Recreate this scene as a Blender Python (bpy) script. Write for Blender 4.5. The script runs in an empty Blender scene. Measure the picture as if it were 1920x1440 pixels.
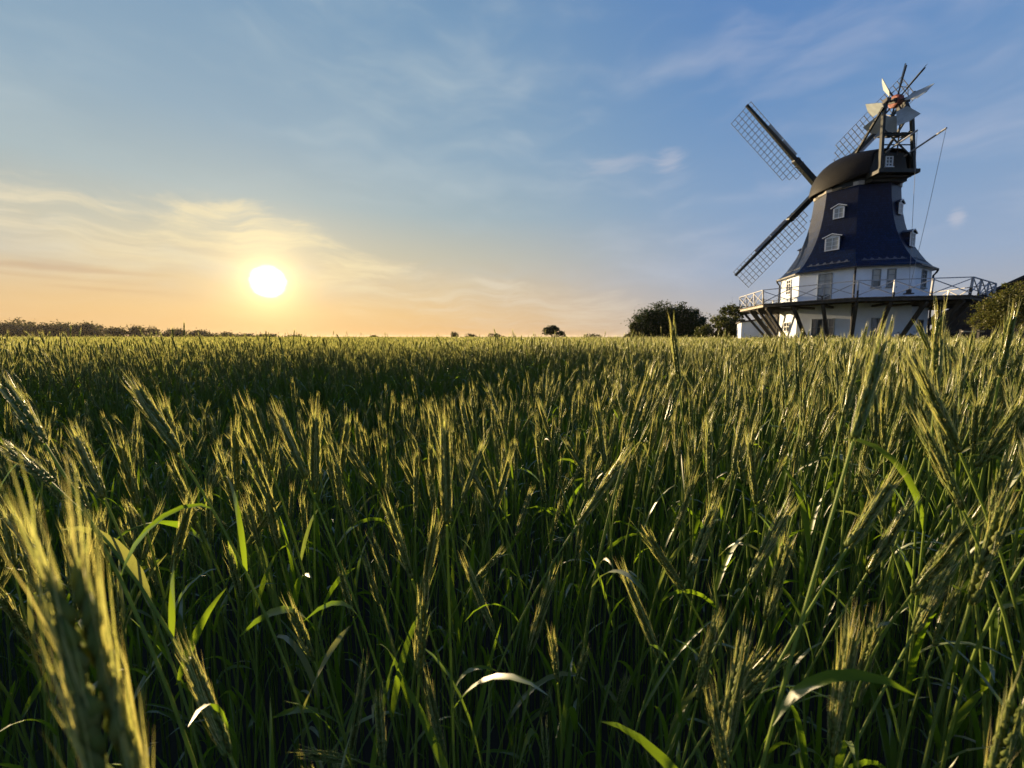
import bpy, math, random
import numpy as np
from mathutils import Vector, Matrix

# ------------------------------------------------------------------ camera, sky, sun
S = bpy.context.scene
CAM = Vector((0.0, 0.0, 1.3))
cam_data = bpy.data.cameras.new('camera')
cam_data.sensor_width = 36.0
cam_data.lens = 36.0 * 721 / 1920
cam_data.shift_y = -29.5 / 1920
cam_data.clip_start = 0.02
cam_data.clip_end = 8000
cam_data.dof.use_dof = True
cam_data.dof.focus_distance = 1.5
cam_data.dof.aperture_fstop = 6.3
cam = bpy.data.objects.new('camera', cam_data)
cam.location = CAM
cam.rotation_euler = (math.radians(90 - 4.64), 0, 0)
S.collection.objects.link(cam)
S.camera = cam

SUN_EL, SUN_AZ = math.radians(6.85), math.radians(-32.0)      # azimuth from +Y, negative = to the left
SUN_DIR = Vector((math.sin(SUN_AZ) * math.cos(SUN_EL), math.cos(SUN_AZ) * math.cos(SUN_EL), math.sin(SUN_EL)))

class Nodes:
    """small helper to write shader node trees as expressions"""
    def __init__(self, tree):
        self.t = tree; self.n = tree.nodes; self.l = tree.links
    def new(self, kind, **kw):
        n = self.n.new(kind)
        for k, v in kw.items(): setattr(n, k, v)
        return n
    def put(self, sock, v):
        if isinstance(v, bpy.types.NodeSocket): self.l.new(v, sock)
        elif isinstance(v, (tuple, list)) and len(v) == 3 and sock.type == 'RGBA': sock.default_value = (*v, 1)
        else: sock.default_value = v
    def math(self, op, a, b=None, c=None, clamp=False):
        n = self.new('ShaderNodeMath', operation=op, use_clamp=clamp)
        for i, v in enumerate((a, b, c)):
            if v is not None: self.put(n.inputs[i], v)
        return n.outputs[0]
    def mix(self, f, a, b, blend='MIX', clampf=True):
        n = self.new('ShaderNodeMix', data_type='RGBA', blend_type=blend, clamp_factor=clampf)
        self.put(n.inputs[0], f); self.put(n.inputs[6], a); self.put(n.inputs[7], b)
        return n.outputs[2]
    def noise(self, vec, scale, detail=4, rough=.55, dist=0.0, out=0):
        n = self.new('ShaderNodeTexNoise')
        if vec is not None: self.put(n.inputs['Vector'], vec)
        n.inputs['Scale'].default_value = scale; n.inputs['Detail'].default_value = detail
        n.inputs['Roughness'].default_value = rough; n.inputs['Distortion'].default_value = dist
        return n.outputs[out]
    def ramp(self, f, stops, interp='LINEAR'):
        n = self.new('ShaderNodeValToRGB'); r = n.color_ramp; r.interpolation = interp
        while len(r.elements) < len(stops): r.elements.new(.5)
        for e, (p, col) in zip(r.elements, stops):
            e.position = p; e.color = (*col, 1) if isinstance(col, (tuple, list)) else (col, col, col, 1)
        self.put(n.inputs[0], f)
        return n.outputs[0]
    def smooth(self, x, lo, hi, a=0.0, b=1.0):
        n = self.new('ShaderNodeMapRange', interpolation_type='SMOOTHSTEP')
        self.put(n.inputs[0], x)
        for i, v in enumerate((lo, hi, a, b)): self.put(n.inputs[i + 1], v)
        return n.outputs[0]
    def combine(self, x, y, z):
        n = self.new('ShaderNodeCombineXYZ')
        for i, v in enumerate((x, y, z)): self.put(n.inputs[i], v)
        return n.outputs[0]

world = bpy.data.worlds.new('World'); S.world = world; world.use_nodes = True
world.node_tree.nodes.clear()
W = Nodes(world.node_tree)
sky = W.new('ShaderNodeTexSky', sky_type='NISHITA', sun_disc=False, sun_elevation=SUN_EL, sun_rotation=SUN_AZ,
            altitude=0.0, air_density=1.0, dust_density=1.5, ozone_density=1.6)
def lin(r, g, b):
    f = lambda c: (c / 255 / 12.92) if c / 255 <= .04045 else ((c / 255 + .055) / 1.055) ** 2.4
    return (f(r), f(g), f(b))

tc = W.new('ShaderNodeTexCoord')
nrm = W.new('ShaderNodeVectorMath', operation='NORMALIZE'); W.l.new(tc.outputs['Generated'], nrm.inputs[0])
sep = W.new('ShaderNodeSeparateXYZ'); W.l.new(nrm.outputs[0], sep.inputs[0])
DEG = 180 / math.pi
az = W.math('MULTIPLY', W.math('ARCTAN2', sep.outputs[0], sep.outputs[1]), DEG)          # degrees, 0 = +Y, + to the right
el = W.math('MULTIPLY', W.math('ARCSINE', sep.outputs[2]), DEG)
dot = W.new('ShaderNodeVectorMath', operation='DOT_PRODUCT'); W.l.new(nrm.outputs[0], dot.inputs[0]); dot.inputs[1].default_value = SUN_DIR
gam = W.math('MULTIPLY', W.math('ARCCOSINE', W.math('MINIMUM', dot.outputs['Value'], 1.0)), DEG)   # angle to the sun
cosaz = W.math('COSINE', W.math('SUBTRACT', W.math('DIVIDE', az, DEG), SUN_AZ))          # 1 under the sun, -1 opposite
toward = W.smooth(cosaz, 0.38, 1.06)
ele = W.math('DIVIDE', el, 60.0, clamp=True)
away_sky = W.ramp(ele, [(0, lin(186, 176, 166)), (.06, lin(178, 180, 188)), (.14, lin(158, 178, 206)), (.27, lin(136, 167, 205)), (.45, lin(109, 150, 200)), (.65, lin(90, 134, 194)), (1, lin(52, 98, 170))])
sun_sky = W.ramp(ele, [(0, lin(240, 188, 122)), (.05, lin(243, 201, 138)), (.12, lin(226, 202, 158)), (.19, lin(203, 199, 176)), (.28, lin(172, 190, 193)), (.40, lin(150, 178, 197)), (.62, lin(126, 162, 194)), (1, lin(70, 115, 170))])
back_sky = W.ramp(ele, [(0, lin(172, 184, 206)), (.14, lin(152, 178, 212)), (.27, lin(130, 164, 206)), (.45, lin(101, 145, 201)), (.65, lin(70, 120, 190)), (1, lin(52, 98, 170))])
away_sky = W.mix(W.smooth(cosaz, .15, -.45), away_sky, back_sky)
base = W.mix(toward, away_sky, sun_sky)
# the physical sky, softly compressed, keeps its own colour shifts in the gradient
phys = W.mix(1.0, sky.outputs[0], (.045, .045, .045), 'MULTIPLY')
physc = W.new('ShaderNodeSeparateColor'); W.l.new(phys, physc.inputs[0])
soft = W.new('ShaderNodeCombineColor')
for i in range(3):
    W.put(soft.inputs[i], W.math('DIVIDE', physc.outputs[i], W.math('ADD', physc.outputs[i], 1.0)))
base = W.mix(0.10, base, soft.outputs[0])

# ---- clouds, laid out on the sky sphere (degrees of azimuth and elevation)
P = W.combine(W.math('MULTIPLY', az, .1), W.math('MULTIPLY', el, .1), 0.0)
warp = W.noise(P, .9, 2, .5, out=1)
wv = W.new('ShaderNodeVectorMath', operation='MULTIPLY_ADD'); W.l.new(warp, wv.inputs[0]); wv.inputs[1].default_value = (.9, .55, 0); W.l.new(P, wv.inputs[2])
def streak(rot, sx, sy, scale, detail=5, rough=.6, src=None):
    m = W.new('ShaderNodeMapping'); W.l.new(src or wv.outputs[0], m.inputs[0])
    m.inputs['Rotation'].default_value = (0, 0, math.radians(rot)); m.inputs['Scale'].default_value = (sx, sy, 1)
    return W.noise(m.outputs[0], scale, detail, rough)
bound = W.ramp(W.math('DIVIDE', W.math('ADD', az, 75.0), 110.0, clamp=True),
               [(0, 15 / 30), (.20, 14.6 / 30), (.285, 13.8 / 30), (.36, 16.4 / 30), (.425, 15.2 / 30), (.49, 11.8 / 30), (.60, 9.6 / 30), (.78, 6.6 / 30), (1, 4.5 / 30)], 'EASE')
ub = W.math('MULTIPLY', bound, 30.0)
n_edge = streak(28, .5, 1.9, 2.0, 5, .70)
ubn = W.math('ADD', ub, W.math('MULTIPLY', W.math('SUBTRACT', n_edge, .5), 9.0))
depth = W.math('SUBTRACT', ubn, el)                                  # degrees below the ragged upper rim
rim = W.smooth(depth, -.5, 2.2)
fade = W.smooth(depth, 2.5, 10.5, 1.0, .12)
n_body = streak(-5, .42, 3.0, 1.8, 4, .62)
n_body2 = streak(27, .36, 2.6, 3.4, 5, .74)
body = W.smooth(W.math('ADD', W.math('MULTIPLY', n_body, .6), W.math('MULTIPLY', n_body2, .4)), .40, .62)
thick = W.ramp(W.math('DIVIDE', W.math('ADD', az, 75.0), 110.0, clamp=True), [(0, 1), (.3, .95), (.45, .9), (.62, .72), (.8, .55), (.93, .35), (1, 0)], 'EASE')
c_main = W.math('MULTIPLY', W.math('MULTIPLY', W.math('MULTIPLY', rim, fade), thick), W.math('MULTIPLY_ADD', body, .85, .15))
cloud_col = W.mix(W.smooth(gam, 3, 32), lin(252, 234, 184), lin(234, 223, 200))
cloud_col = W.mix(W.smooth(gam, 40, 70), cloud_col, lin(205, 205, 212))
colr = W.mix(W.math('MULTIPLY', c_main, .70), base, cloud_col)
# low dull streaks near the horizon
n_low = streak(-2, .22, 3.4, 1.6, 2, .5, P)
low = W.math('MULTIPLY', W.smooth(n_low, .54, .70), W.math('MULTIPLY', W.smooth(el, 2.0, 4.0), W.smooth(el, 7.5, 11.0, 1.0, 0.0)))
low = W.math('MULTIPLY', low, W.math('MULTIPLY', W.smooth(gam, 4, 16), W.smooth(az, -5.0, -30.0)))
colr = W.mix(W.math('MULTIPLY', low, .45), colr, lin(196, 158, 120))
# thin high veils, everywhere
n_v = streak(22, .35, 1.5, .75, 3, .55)
n_v2 = streak(30, .5, 1.6, 2.1, 3, .6)
veil = W.math('MULTIPLY', W.smooth(W.math('ADD', W.math('MULTIPLY', n_v, .7), W.math('MULTIPLY', n_v2, .3)), .44, .74), W.smooth(el, 3, 9))
colr = W.mix(W.math('MULTIPLY', veil, .42), colr, W.mix(toward, lin(208, 208, 220), lin(190, 205, 208)))
# two small puffs
def puff(a, e, ra, re, amt):
    global colr
    dx = W.math('DIVIDE', W.math('SUBTRACT', az, a), ra); dy = W.math('DIVIDE', W.math('SUBTRACT', el, e), re)
    d = W.math('SQRT', W.math('ADD', W.math('MULTIPLY', dx, dx), W.math('MULTIPLY', dy, dy)))
    f = W.math('MULTIPLY', W.smooth(W.math('ADD', d, W.math('MULTIPLY', W.math('SUBTRACT', n_body2, .5), 2.6)), .15, 1.2, 1.0, 0.0), amt)
    colr = W.mix(f, colr, lin(222, 214, 216))
puff(21.5, 22.2, 2.2, 1.5, .30); puff(14.0, 22.6, 5.0, 1.2, .20); puff(48.4, 11.3, .7, .9, .34)
# sunlight scattered forward around the sun, then the sun itself
def glow(sig, col, amt):
    global colr
    g = W.math('MULTIPLY', W.math('EXPONENT', W.math('DIVIDE', W.math('MULTIPLY', gam, -1.0), sig)), amt)
    colr = W.mix(1.0, colr, W.mix(1.0, W.combine(g, g, g), col, 'MULTIPLY'), 'ADD')
glow(9.0, (1.0, .62, .22), .22)
glow(1.9, (1.0, .74, .30), 1.9)
disc = W.smooth(W.math('ADD', gam, W.math('MULTIPLY', W.math('SUBTRACT', n_body2, .5), .9)), .3, 2.15, 1.0, 0.0)
colr = W.mix(disc, colr, (12.0, 10.0, 7.0))
bg = W.new('ShaderNodeBackground'); W.put(bg.inputs[0], colr); bg.inputs[1].default_value = .385
out = W.new('ShaderNodeOutputWorld'); W.l.new(bg.outputs[0], out.inputs[0])

sun_data = bpy.data.lights.new('sun', 'SUN')
sun_data.energy = 5.0; sun_data.angle = math.radians(.6); sun_data.color = (1.0, .74, .42)
sun = bpy.data.objects.new('sun', sun_data)
sun.rotation_euler = (-SUN_DIR).to_track_quat('-Z', 'Y').to_euler()
sun.location = SUN_DIR * 60
S.collection.objects.link(sun)

S.view_settings.view_transform = 'Standard'; S.view_settings.look = 'None'
S.view_settings.exposure = 1.38; S.view_settings.gamma = 1.0
S.view_settings.use_curve_mapping = False
S.cycles.max_bounces = 10; S.cycles.diffuse_bounces = 6; S.cycles.glossy_bounces = 2
S.cycles.transmission_bounces = 6; S.cycles.transparent_max_bounces = 6
S.cycles.use_denoising = True
# ------------------------------------------------------------------ helpers
COL = S.collection
rng = np.random.default_rng(7)
random.seed(7)

class MB:
    """collects geometry, then becomes one mesh object"""
    def __init__(self): self.v = []; self.f = []; self.mi = []; self.cur = 0
    def add(self, verts, faces):
        o = len(self.v); self.v.extend([tuple(map(float, p)) for p in verts])
        for f in faces: self.f.append(tuple(i + o for i in f)); self.mi.append(self.cur)
        return self
    def box(self, a, b):
        (x0, y0, z0), (x1, y1, z1) = a, b
        return self.add([(x0,y0,z0),(x1,y0,z0),(x1,y1,z0),(x0,y1,z0),(x0,y0,z1),(x1,y0,z1),(x1,y1,z1),(x0,y1,z1)],
                        [(0,3,2,1),(4,5,6,7),(0,1,5,4),(1,2,6,5),(2,3,7,6),(3,0,4,7)])
    def obox(self, o, ax, ay, az, sx, sy, sz):
        """box centred at o with half sizes along three axes"""
        o, ax, ay, az = Vector(o), Vector(ax).normalized() * sx, Vector(ay).normalized() * sy, Vector(az).normalized() * sz
        c = [o + i * ax + j * ay + k * az for k in (-1, 1) for i, j in ((-1,-1),(1,-1),(1,1),(-1,1))]
        return self.add(c, [(0,3,2,1),(4,5,6,7),(0,1,5,4),(1,2,6,5),(2,3,7,6),(3,0,4,7)])
    def bar(self, p, q, w, h=None, up=(0, 0, 1)):
        p, q = Vector(p), Vector(q); d = q - p; L = d.length; d.normalize(); up = Vector(up)
        if abs(d.dot(up)) > .98: up = Vector((1, 0, 0))
        s = d.cross(up).normalized(); u = s.cross(d)
        return self.obox((p + q) / 2, d, s, u, L / 2, w / 2, (h or w) / 2)
    def tube(self, pts, rad, n=6, cap=True):
        pts = [Vector(p) for p in pts]; m = len(pts)
        rads = rad if isinstance(rad, (list, tuple)) else [rad] * m
        vs = []; s = None
        for i, p in enumerate(pts):
            d = (pts[min(i + 1, m - 1)] - pts[max(i - 1, 0)]).normalized()
            if s is None: s = d.orthogonal().normalized()
            s = (s - d * s.dot(d)).normalized(); t = d.cross(s)
            vs += [p + rads[i] * (math.cos(2 * math.pi * k / n) * s + math.sin(2 * math.pi * k / n) * t) for k in range(n)]
        fs = [(i * n + k, i * n + (k + 1) % n, (i + 1) * n + (k + 1) % n, (i + 1) * n + k) for i in range(m - 1) for k in range(n)]
        if cap: fs += [tuple(range(n))[::-1], tuple(range((m - 1) * n, m * n))]
        return self.add(vs, fs)
    def build(self, name, mats, parent=None, smooth=False, loc=None):
        me = bpy.data.meshes.new(name); me.from_pydata(self.v, [], self.f)
        mats = mats if isinstance(mats, (list, tuple)) else [mats]
        for m in mats: me.materials.append(m)
        if len(mats) > 1: me.polygons.foreach_set('material_index', self.mi)
        if smooth: me.polygons.foreach_set('use_smooth', [True] * len(self.f))
        me.update()
        o = bpy.data.objects.new(name, me); COL.objects.link(o)
        if parent: o.parent = parent
        if loc is not None: o.location = loc
        return o

def tag(o, label=None, cat=None, group=None, kind=None):
    for k, v in (('label', label), ('category', cat), ('group', group), ('kind', kind)):
        if v: o[k] = v
    return o
def empty(name, loc=(0, 0, 0), rz=0.0):
    o = bpy.data.objects.new(name, None); o.empty_display_size = .2
    o.location = loc; o.rotation_euler = (0, 0, rz); COL.objects.link(o); return o
def inst(me_obj, name, parent, mat=None):
    o = bpy.data.objects.new(name, me_obj.data); COL.objects.link(o); o.parent = parent
    if mat is not None: o.matrix_local = mat
    return o

def material(name, col, rough=.7, var=.15, scale=6.0, bump=0.0, bscale=40.0, metallic=0.0, spec=.3, stretch=None, extra=None):
    m = bpy.data.materials.new(name); m.use_nodes = True
    N = Nodes(m.node_tree); b = N.n['Principled BSDF']
    tcn = N.new('ShaderNodeTexCoord'); vec = tcn.outputs['Object']
    if stretch:
        mp = N.new('ShaderNodeMapping'); N.l.new(vec, mp.inputs[0]); mp.inputs['Scale'].default_value = stretch; vec = mp.outputs[0]
    n1 = N.noise(vec, scale, 5, .6)
    c = N.mix(N.smooth(n1, .3, .7), tuple(x * (1 - var) for x in col), tuple(min(1, x * (1 + var)) for x in col))
    if extra: c = extra(N, vec, c)
    N.put(b.inputs['Base Color'], c)
    b.inputs['Roughness'].default_value = rough; b.inputs['Metallic'].default_value = metallic
    b.inputs['Specular IOR Level'].default_value = spec
    if bump:
        bn = N.new('ShaderNodeBump'); bn.inputs['Strength'].default_value = bump; bn.inputs['Distance'].default_value = .02
        N.l.new(N.noise(vec, bscale, 4, .6), bn.inputs['Height']); N.l.new(bn.outputs[0], b.inputs['Normal'])
    return m

def leaf_material(name, cols, trans=.45, rough=.45, spec=.4, tint=(1.0, 1.0, .55)):
    """foliage: diffuse + translucent + gloss, colour differs from leaf to leaf"""
    m = bpy.data.materials.new(name); m.use_nodes = True
    N = Nodes(m.node_tree); N.n.clear()
    g = N.new('ShaderNodeNewGeometry'); oi = N.new('ShaderNodeObjectInfo')
    r = N.math('FRACT', N.math('ADD', g.outputs['Random Per Island'], oi.outputs['Random']))
    k = len(cols) - 1
    c = N.ramp(r, [(i / k, col) for i, col in enumerate(cols)])
    d = N.new('ShaderNodeBsdfDiffuse'); N.put(d.inputs[0], c)
    t = N.new('ShaderNodeBsdfTranslucent'); N.put(t.inputs[0], N.mix(1.0, c, tint, 'MULTIPLY'))
    gl = N.new('ShaderNodeBsdfGlossy'); gl.inputs['Roughness'].default_value = rough; N.put(gl.inputs[0], (1, 1, 1))
    s1 = N.new('ShaderNodeMixShader'); s1.inputs[0].default_value = trans; N.l.new(d.outputs[0], s1.inputs[1]); N.l.new(t.outputs[0], s1.inputs[2])
    fr = N.new('ShaderNodeFresnel'); fr.inputs[0].default_value = 1.4
    s2 = N.new('ShaderNodeMixShader'); N.put(s2.inputs[0], N.math('MULTIPLY', fr.outputs[0], spec)); N.l.new(s1.outputs[0], s2.inputs[1]); N.l.new(gl.outputs[0], s2.inputs[2])
    o = N.new('ShaderNodeOutputMaterial'); N.l.new(s2.outputs[0], o.inputs[0])
    return m

def courses(freq, depth):
    def f(N, vec, c): return c
    return f

M = {}
M['white_wall'] = material('limewashed_wall', (.64, .70, .78), .85, .06, 1.2, .35, 14)
M['white_trim'] = material('white_trim', (.70, .71, .72), .5, .08, 8)
M['grey_trim'] = material('grey_painted_wood', (.20, .225, .235), .55, .15, 9)
M['rail'] = material('weathered_rail_paint', (.33, .34, .37), .6, .22, 5, .2, 40)
M['post_white'] = material('white_post_paint', (.72, .72, .72), .5, .1, 8)
M['post_black'] = material('black_post_paint', (.02, .02, .022), .5, .2, 8)
M['dark_wood'] = material('tarred_timber', (.050, .046, .040), .7, .35, 4, .4, 30, stretch=(1, 1, .3))
M['deck'] = material('grey_deck_boards', (.085, .078, .07), .8, .3, 3, .4, 30)
M['fascia'] = material('pale_weathered_board', (.34, .31, .27), .75, .25, 4, .3, 30)
M['green_black'] = material('dark_green_paint', (.005, .009, .008), .5, .3, 6, .15, 30)
M['sail_bar'] = material('grey_lath', (.17, .19, .23), .7, .2, 6)
M['iron'] = material('black_iron', (.014, .015, .018), .5, .2, 8, spec=.4)
M['red'] = material('rust_red_paint', (.20, .055, .038), .6, .25, 6)
M['vane'] = material('pale_grey_vane', (.30, .34, .36), .6, .12, 2.5, .15, 20)
M['rope'] = material('grey_rope', (.25, .25, .26), .9, .1, 20)
M['ornament'] = material('grey_slate_ornament', (.085, .10, .125), .8, .25, 10)
M['glass'] = material('window_glass', (.05, .06, .07), .08, .3, 1.5, spec=.8)
M['curtain'] = material('pale_window_blind', (.38, .38, .36), .8, .12, 3)

def shingle_material(name, col, coursesz, rough=.75, spec=.42, var=.35):
    m = bpy.data.materials.new(name); m.use_nodes = True
    N = Nodes(m.node_tree); b = N.n['Principled BSDF']
    t = N.new('ShaderNodeTexCoord'); sp = N.new('ShaderNodeSeparateXYZ'); N.l.new(t.outputs['Object'], sp.inputs[0])
    ang = N.math('ARCTAN2', sp.outputs[0], sp.outputs[1])
    v = N.combine(N.math('MULTIPLY', ang, 3.2), sp.outputs[2], 0.0)
    br = N.new('ShaderNodeTexBrick'); N.l.new(v, br.inputs['Vector'])
    br.inputs['Scale'].default_value = 1.0 / coursesz; br.inputs['Brick Width'].default_value = 1.0; br.inputs['Row Height'].default_value = 1.0
    br.inputs['Mortar Size'].default_value = .10; br.inputs['Mortar Smooth'].default_value = .3
    N.put(br.inputs['Color1'], tuple(c * (1 - var) for c in col)); N.put(br.inputs['Color2'], tuple(c * (1 + var) for c in col)); N.put(br.inputs['Mortar'], tuple(c * .45 for c in col))
    n = N.noise(t.outputs['Object'], 1.1, 5, .6)
    c2 = N.mix(N.smooth(n, .35, .75), br.outputs[0], N.mix(1.0, br.outputs[0], (1.5, 1.5, 1.45), 'MULTIPLY'))
    N.put(b.inputs['Base Color'], c2); b.inputs['Roughness'].default_value = rough; b.inputs['Specular IOR Level'].default_value = spec
    bn = N.new('ShaderNodeBump'); bn.inputs['Strength'].default_value = .35; bn.inputs['Distance'].default_value = .02
    N.l.new(br.outputs['Fac'], bn.inputs['Height']); bn.invert = True; N.l.new(bn.outputs[0], b.inputs['Normal'])
    return m
M['slate'] = shingle_material('dark_blue_slate_shingles', (.002, .010, .038), .16, .42, .13)
M['cap_skin'] = shingle_material('weathered_brown_shingles', (.0065, .0065, .0068), .15, .62, .14)

# ------------------------------------------------------------------ windmill
CX, CY, PHI = 24.779, 28.656, 2.487
HZ = 1.3
mill = tag(empty('windmill', (CX, CY, 0)), 'white and navy gallery windmill with four lattice sails and a fantail', 'windmill')
OCT = [PHI + k * math.pi / 4 for k in range(8)]
def ov(k, R, z): return Vector((R * math.cos(OCT[k % 8]), R * math.sin(OCT[k % 8]), z))
def octa_shell(mb, prof, cap_top=False, cap_bottom=False):
    n = len(prof); vs = [ov(k, R, z) for R, z in prof for k in range(8)]
    fs = [(i * 8 + k, i * 8 + (k + 1) % 8, (i + 1) * 8 + (k + 1) % 8, (i + 1) * 8 + k) for i in range(n - 1) for k in range(8)]
    if cap_top: fs.append(tuple(range((n - 1) * 8, n * 8)))
    if cap_bottom: fs.append(tuple(range(8))[::-1])
    mb.add(vs, fs); return mb

WALL_R, EAVE_Z, STAGE_Z, STAGE_R = 4.14, 4.63 + HZ, 2.364 + HZ, 6.881
# frame of one facet: centre of the wall plane, tangent (image left to right), outward normal
def facet(k, R):
    a = PHI + math.pi / 4 * (k + .5)
    n = Vector((math.cos(a), math.sin(a), 0)); t = Vector((-math.sin(a), math.cos(a), 0))
    return n * R * math.cos(math.pi / 8), t, n

octa_shell(MB(), [(WALL_R, 0), (WALL_R, EAVE_Z + .02)], True, True).build('wall', M['white_wall'], mill)
mb = MB(); octa_shell(mb, [(WALL_R + .035, 0), (WALL_R + .035, .45), (WALL_R + .003, .47)]); mb.build('plinth', M['grey_trim'], mill)

# dark slated tower, concave flare
prof = [(4.40, 4.54), (4.37, 4.60), (4.17, 4.72), (3.83, 5.12), (3.55, 5.58), (3.28, 6.06), (3.05, 6.58), (2.84, 7.15), (2.67, 7.78), (2.54, 8.45), (2.435, 9.2), (2.37, 9.9), (2.33, 10.55)]
tower = octa_shell(MB(), [(R, z + HZ) for R, z in prof], True).build('tower', M['slate'], mill)
def tower_R(z):
    z -= HZ
    for (R0, z0), (R1, z1) in zip(prof, prof[1:]):
        if z0 <= z <= z1: return R0 + (R1 - R0) * (z - z0) / (z1 - z0)
    return prof[-1][0]
mb = MB(); octa_shell(mb, [(4.14, 4.50 + HZ), (4.36, 4.50 + HZ), (4.38, 4.545 + HZ)]); mb.build('eave_soffit', M['white_trim'], mill)
mb = MB()
for k in range(8): mb.bar(ov(k, 4.42, 4.50 + HZ), ov(k + 1, 4.42, 4.50 + HZ), .10, .09)
mb.build('gutter', M['iron'], mill)
mb = MB()   # pale board ring under the cap
octa_shell(mb, [(2.36, 10.22 + HZ), (2.40, 10.22 + HZ), (2.40, 10.48 + HZ), (2.34, 10.48 + HZ)]); mb.build('frieze_board', M['fascia'], mill)
# scalloped ornament near the eave on each facet
for k in range(8):
    m2 = MB(); z0 = 4.98 + HZ
    c, t, n = facet(k, 1.0)
    for i in range(6):
        u = -1.0 + i * .4
        for (du, dz, w, h) in ((0, 0, .2, .025), (.0, .06, .085, .05), (.0, .12, .04, .03)):
            z = z0 + dz; R = tower_R(z) * math.cos(math.pi / 8)
            R2 = tower_R(z + h * 2) * math.cos(math.pi / 8)
            out = n * (R + .012); up = (n * (R2 - R) + Vector((0, 0, h * 2))).normalized()
            m2.obox(out + t * (u + du) + Vector((0, 0, z)), t, t.cross(up), up, w, .012, h)
    m2.build('scallop_ornament', M['ornament'], mill)

# windows
def window(parent, c, t, n, u, z0, z1, w, cols, rows, frame_mat, name='window', panes='glass', deep=.05):
    """frame with panes set into it, on the plane through c"""
    o = c + t * u; up = Vector((0, 0, 1)); zc, h = (z0 + z1) / 2, (z1 - z0) / 2
    f = MB(); fw = .05
    for sgn in (-1, 1):
        f.obox(o + t * sgn * (w - fw / 2) + up * zc + n * .02, t, n, up, fw / 2, deep, h)
        f.obox(o + up * (zc + sgn * (h - fw / 2)) + n * .02, t, n, up, w - fw, deep - .004, fw / 2)
    for i in range(1, cols): f.obox(o + t * (-w + 2 * w * i / cols) + up * zc + n * .02, t, n, up, .022, deep - .012, h - fw)
    for j in range(1, rows): f.obox(o + up * (z0 + 2 * h * j / rows) + n * .02, t, n, up, w - fw, deep - .02, .018)
    fo = f.build(name, frame_mat, parent)
    for i in range(cols):
        for j in range(rows):
            p = MB(); cw, chh = w / cols, h / rows
            p.obox(o + t * (-w + cw * (2 * i + 1)) + up * (z0 + chh * (2 * j + 1)) + n * .012, t, n, up, cw - .018, .008, chh - .016)
            p.build('pane', M['glass'] if panes == 'glass' or (panes == 'low' and j == 0) else M['curtain'], fo)
    s = MB(); s.obox(o + up * (z0 - .03) + n * .06, t, n, up, w + .05, .07, .025); s.build('sill', M['white_trim'] if frame_mat is M['white_trim'] else M['grey_trim'], fo)
    return fo
for k in range(8):
    c, t, n = facet(k, WALL_R)
    if k in (1, 5):      # tall gallery door with fanlight
        window(mill, c, t, n, 0, STAGE_Z + .05, 4.32 + HZ, .41, 2, 4, M['grey_trim'], 'gallery_door', 'low')
        window(mill, c, t, n, 0.03, .25, 1.26 + HZ, .66, 4, 4, M['grey_trim'], 'entrance_door', 'glass')
    elif k in (0, 2, 3, 4, 6, 7):
        if k in (2, 6):
            for u in (-.435, .365): window(mill, c, t, n, u, 3.2 + HZ, 4.33 + HZ, .225, 1, 3, M['grey_trim'], 'window', 'low')
            window(mill, c, t, n, -.15, .35, 1.23 + HZ, .37, 2, 4, M['grey_trim'], 'window')
        else:
            window(mill, c, t, n, 0, 3.2 + HZ, 4.33 + HZ, .40, 2, 4, M['grey_trim'] if k != 0 else M['white_trim'], 'window')
            window(mill, c, t, n, .05, .42 + HZ, 1.14 + HZ, .5, 2, 2, M['grey_trim'] if k != 0 else M['white_trim'], 'window')
# rain pipes at two corners
for k in (0, 2, 4, 6):
    m2 = MB(); a = ov(k, WALL_R + .09, 0)
    m2.tube([ov(k, 4.42, 4.46 + HZ), ov(k, 4.36, 4.3 + HZ), ov(k, WALL_R + .08, 4.1 + HZ), ov(k, WALL_R + .08, .1)], .055, 8)
    m2.build('rain_pipe', M['iron'], mill)

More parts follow.
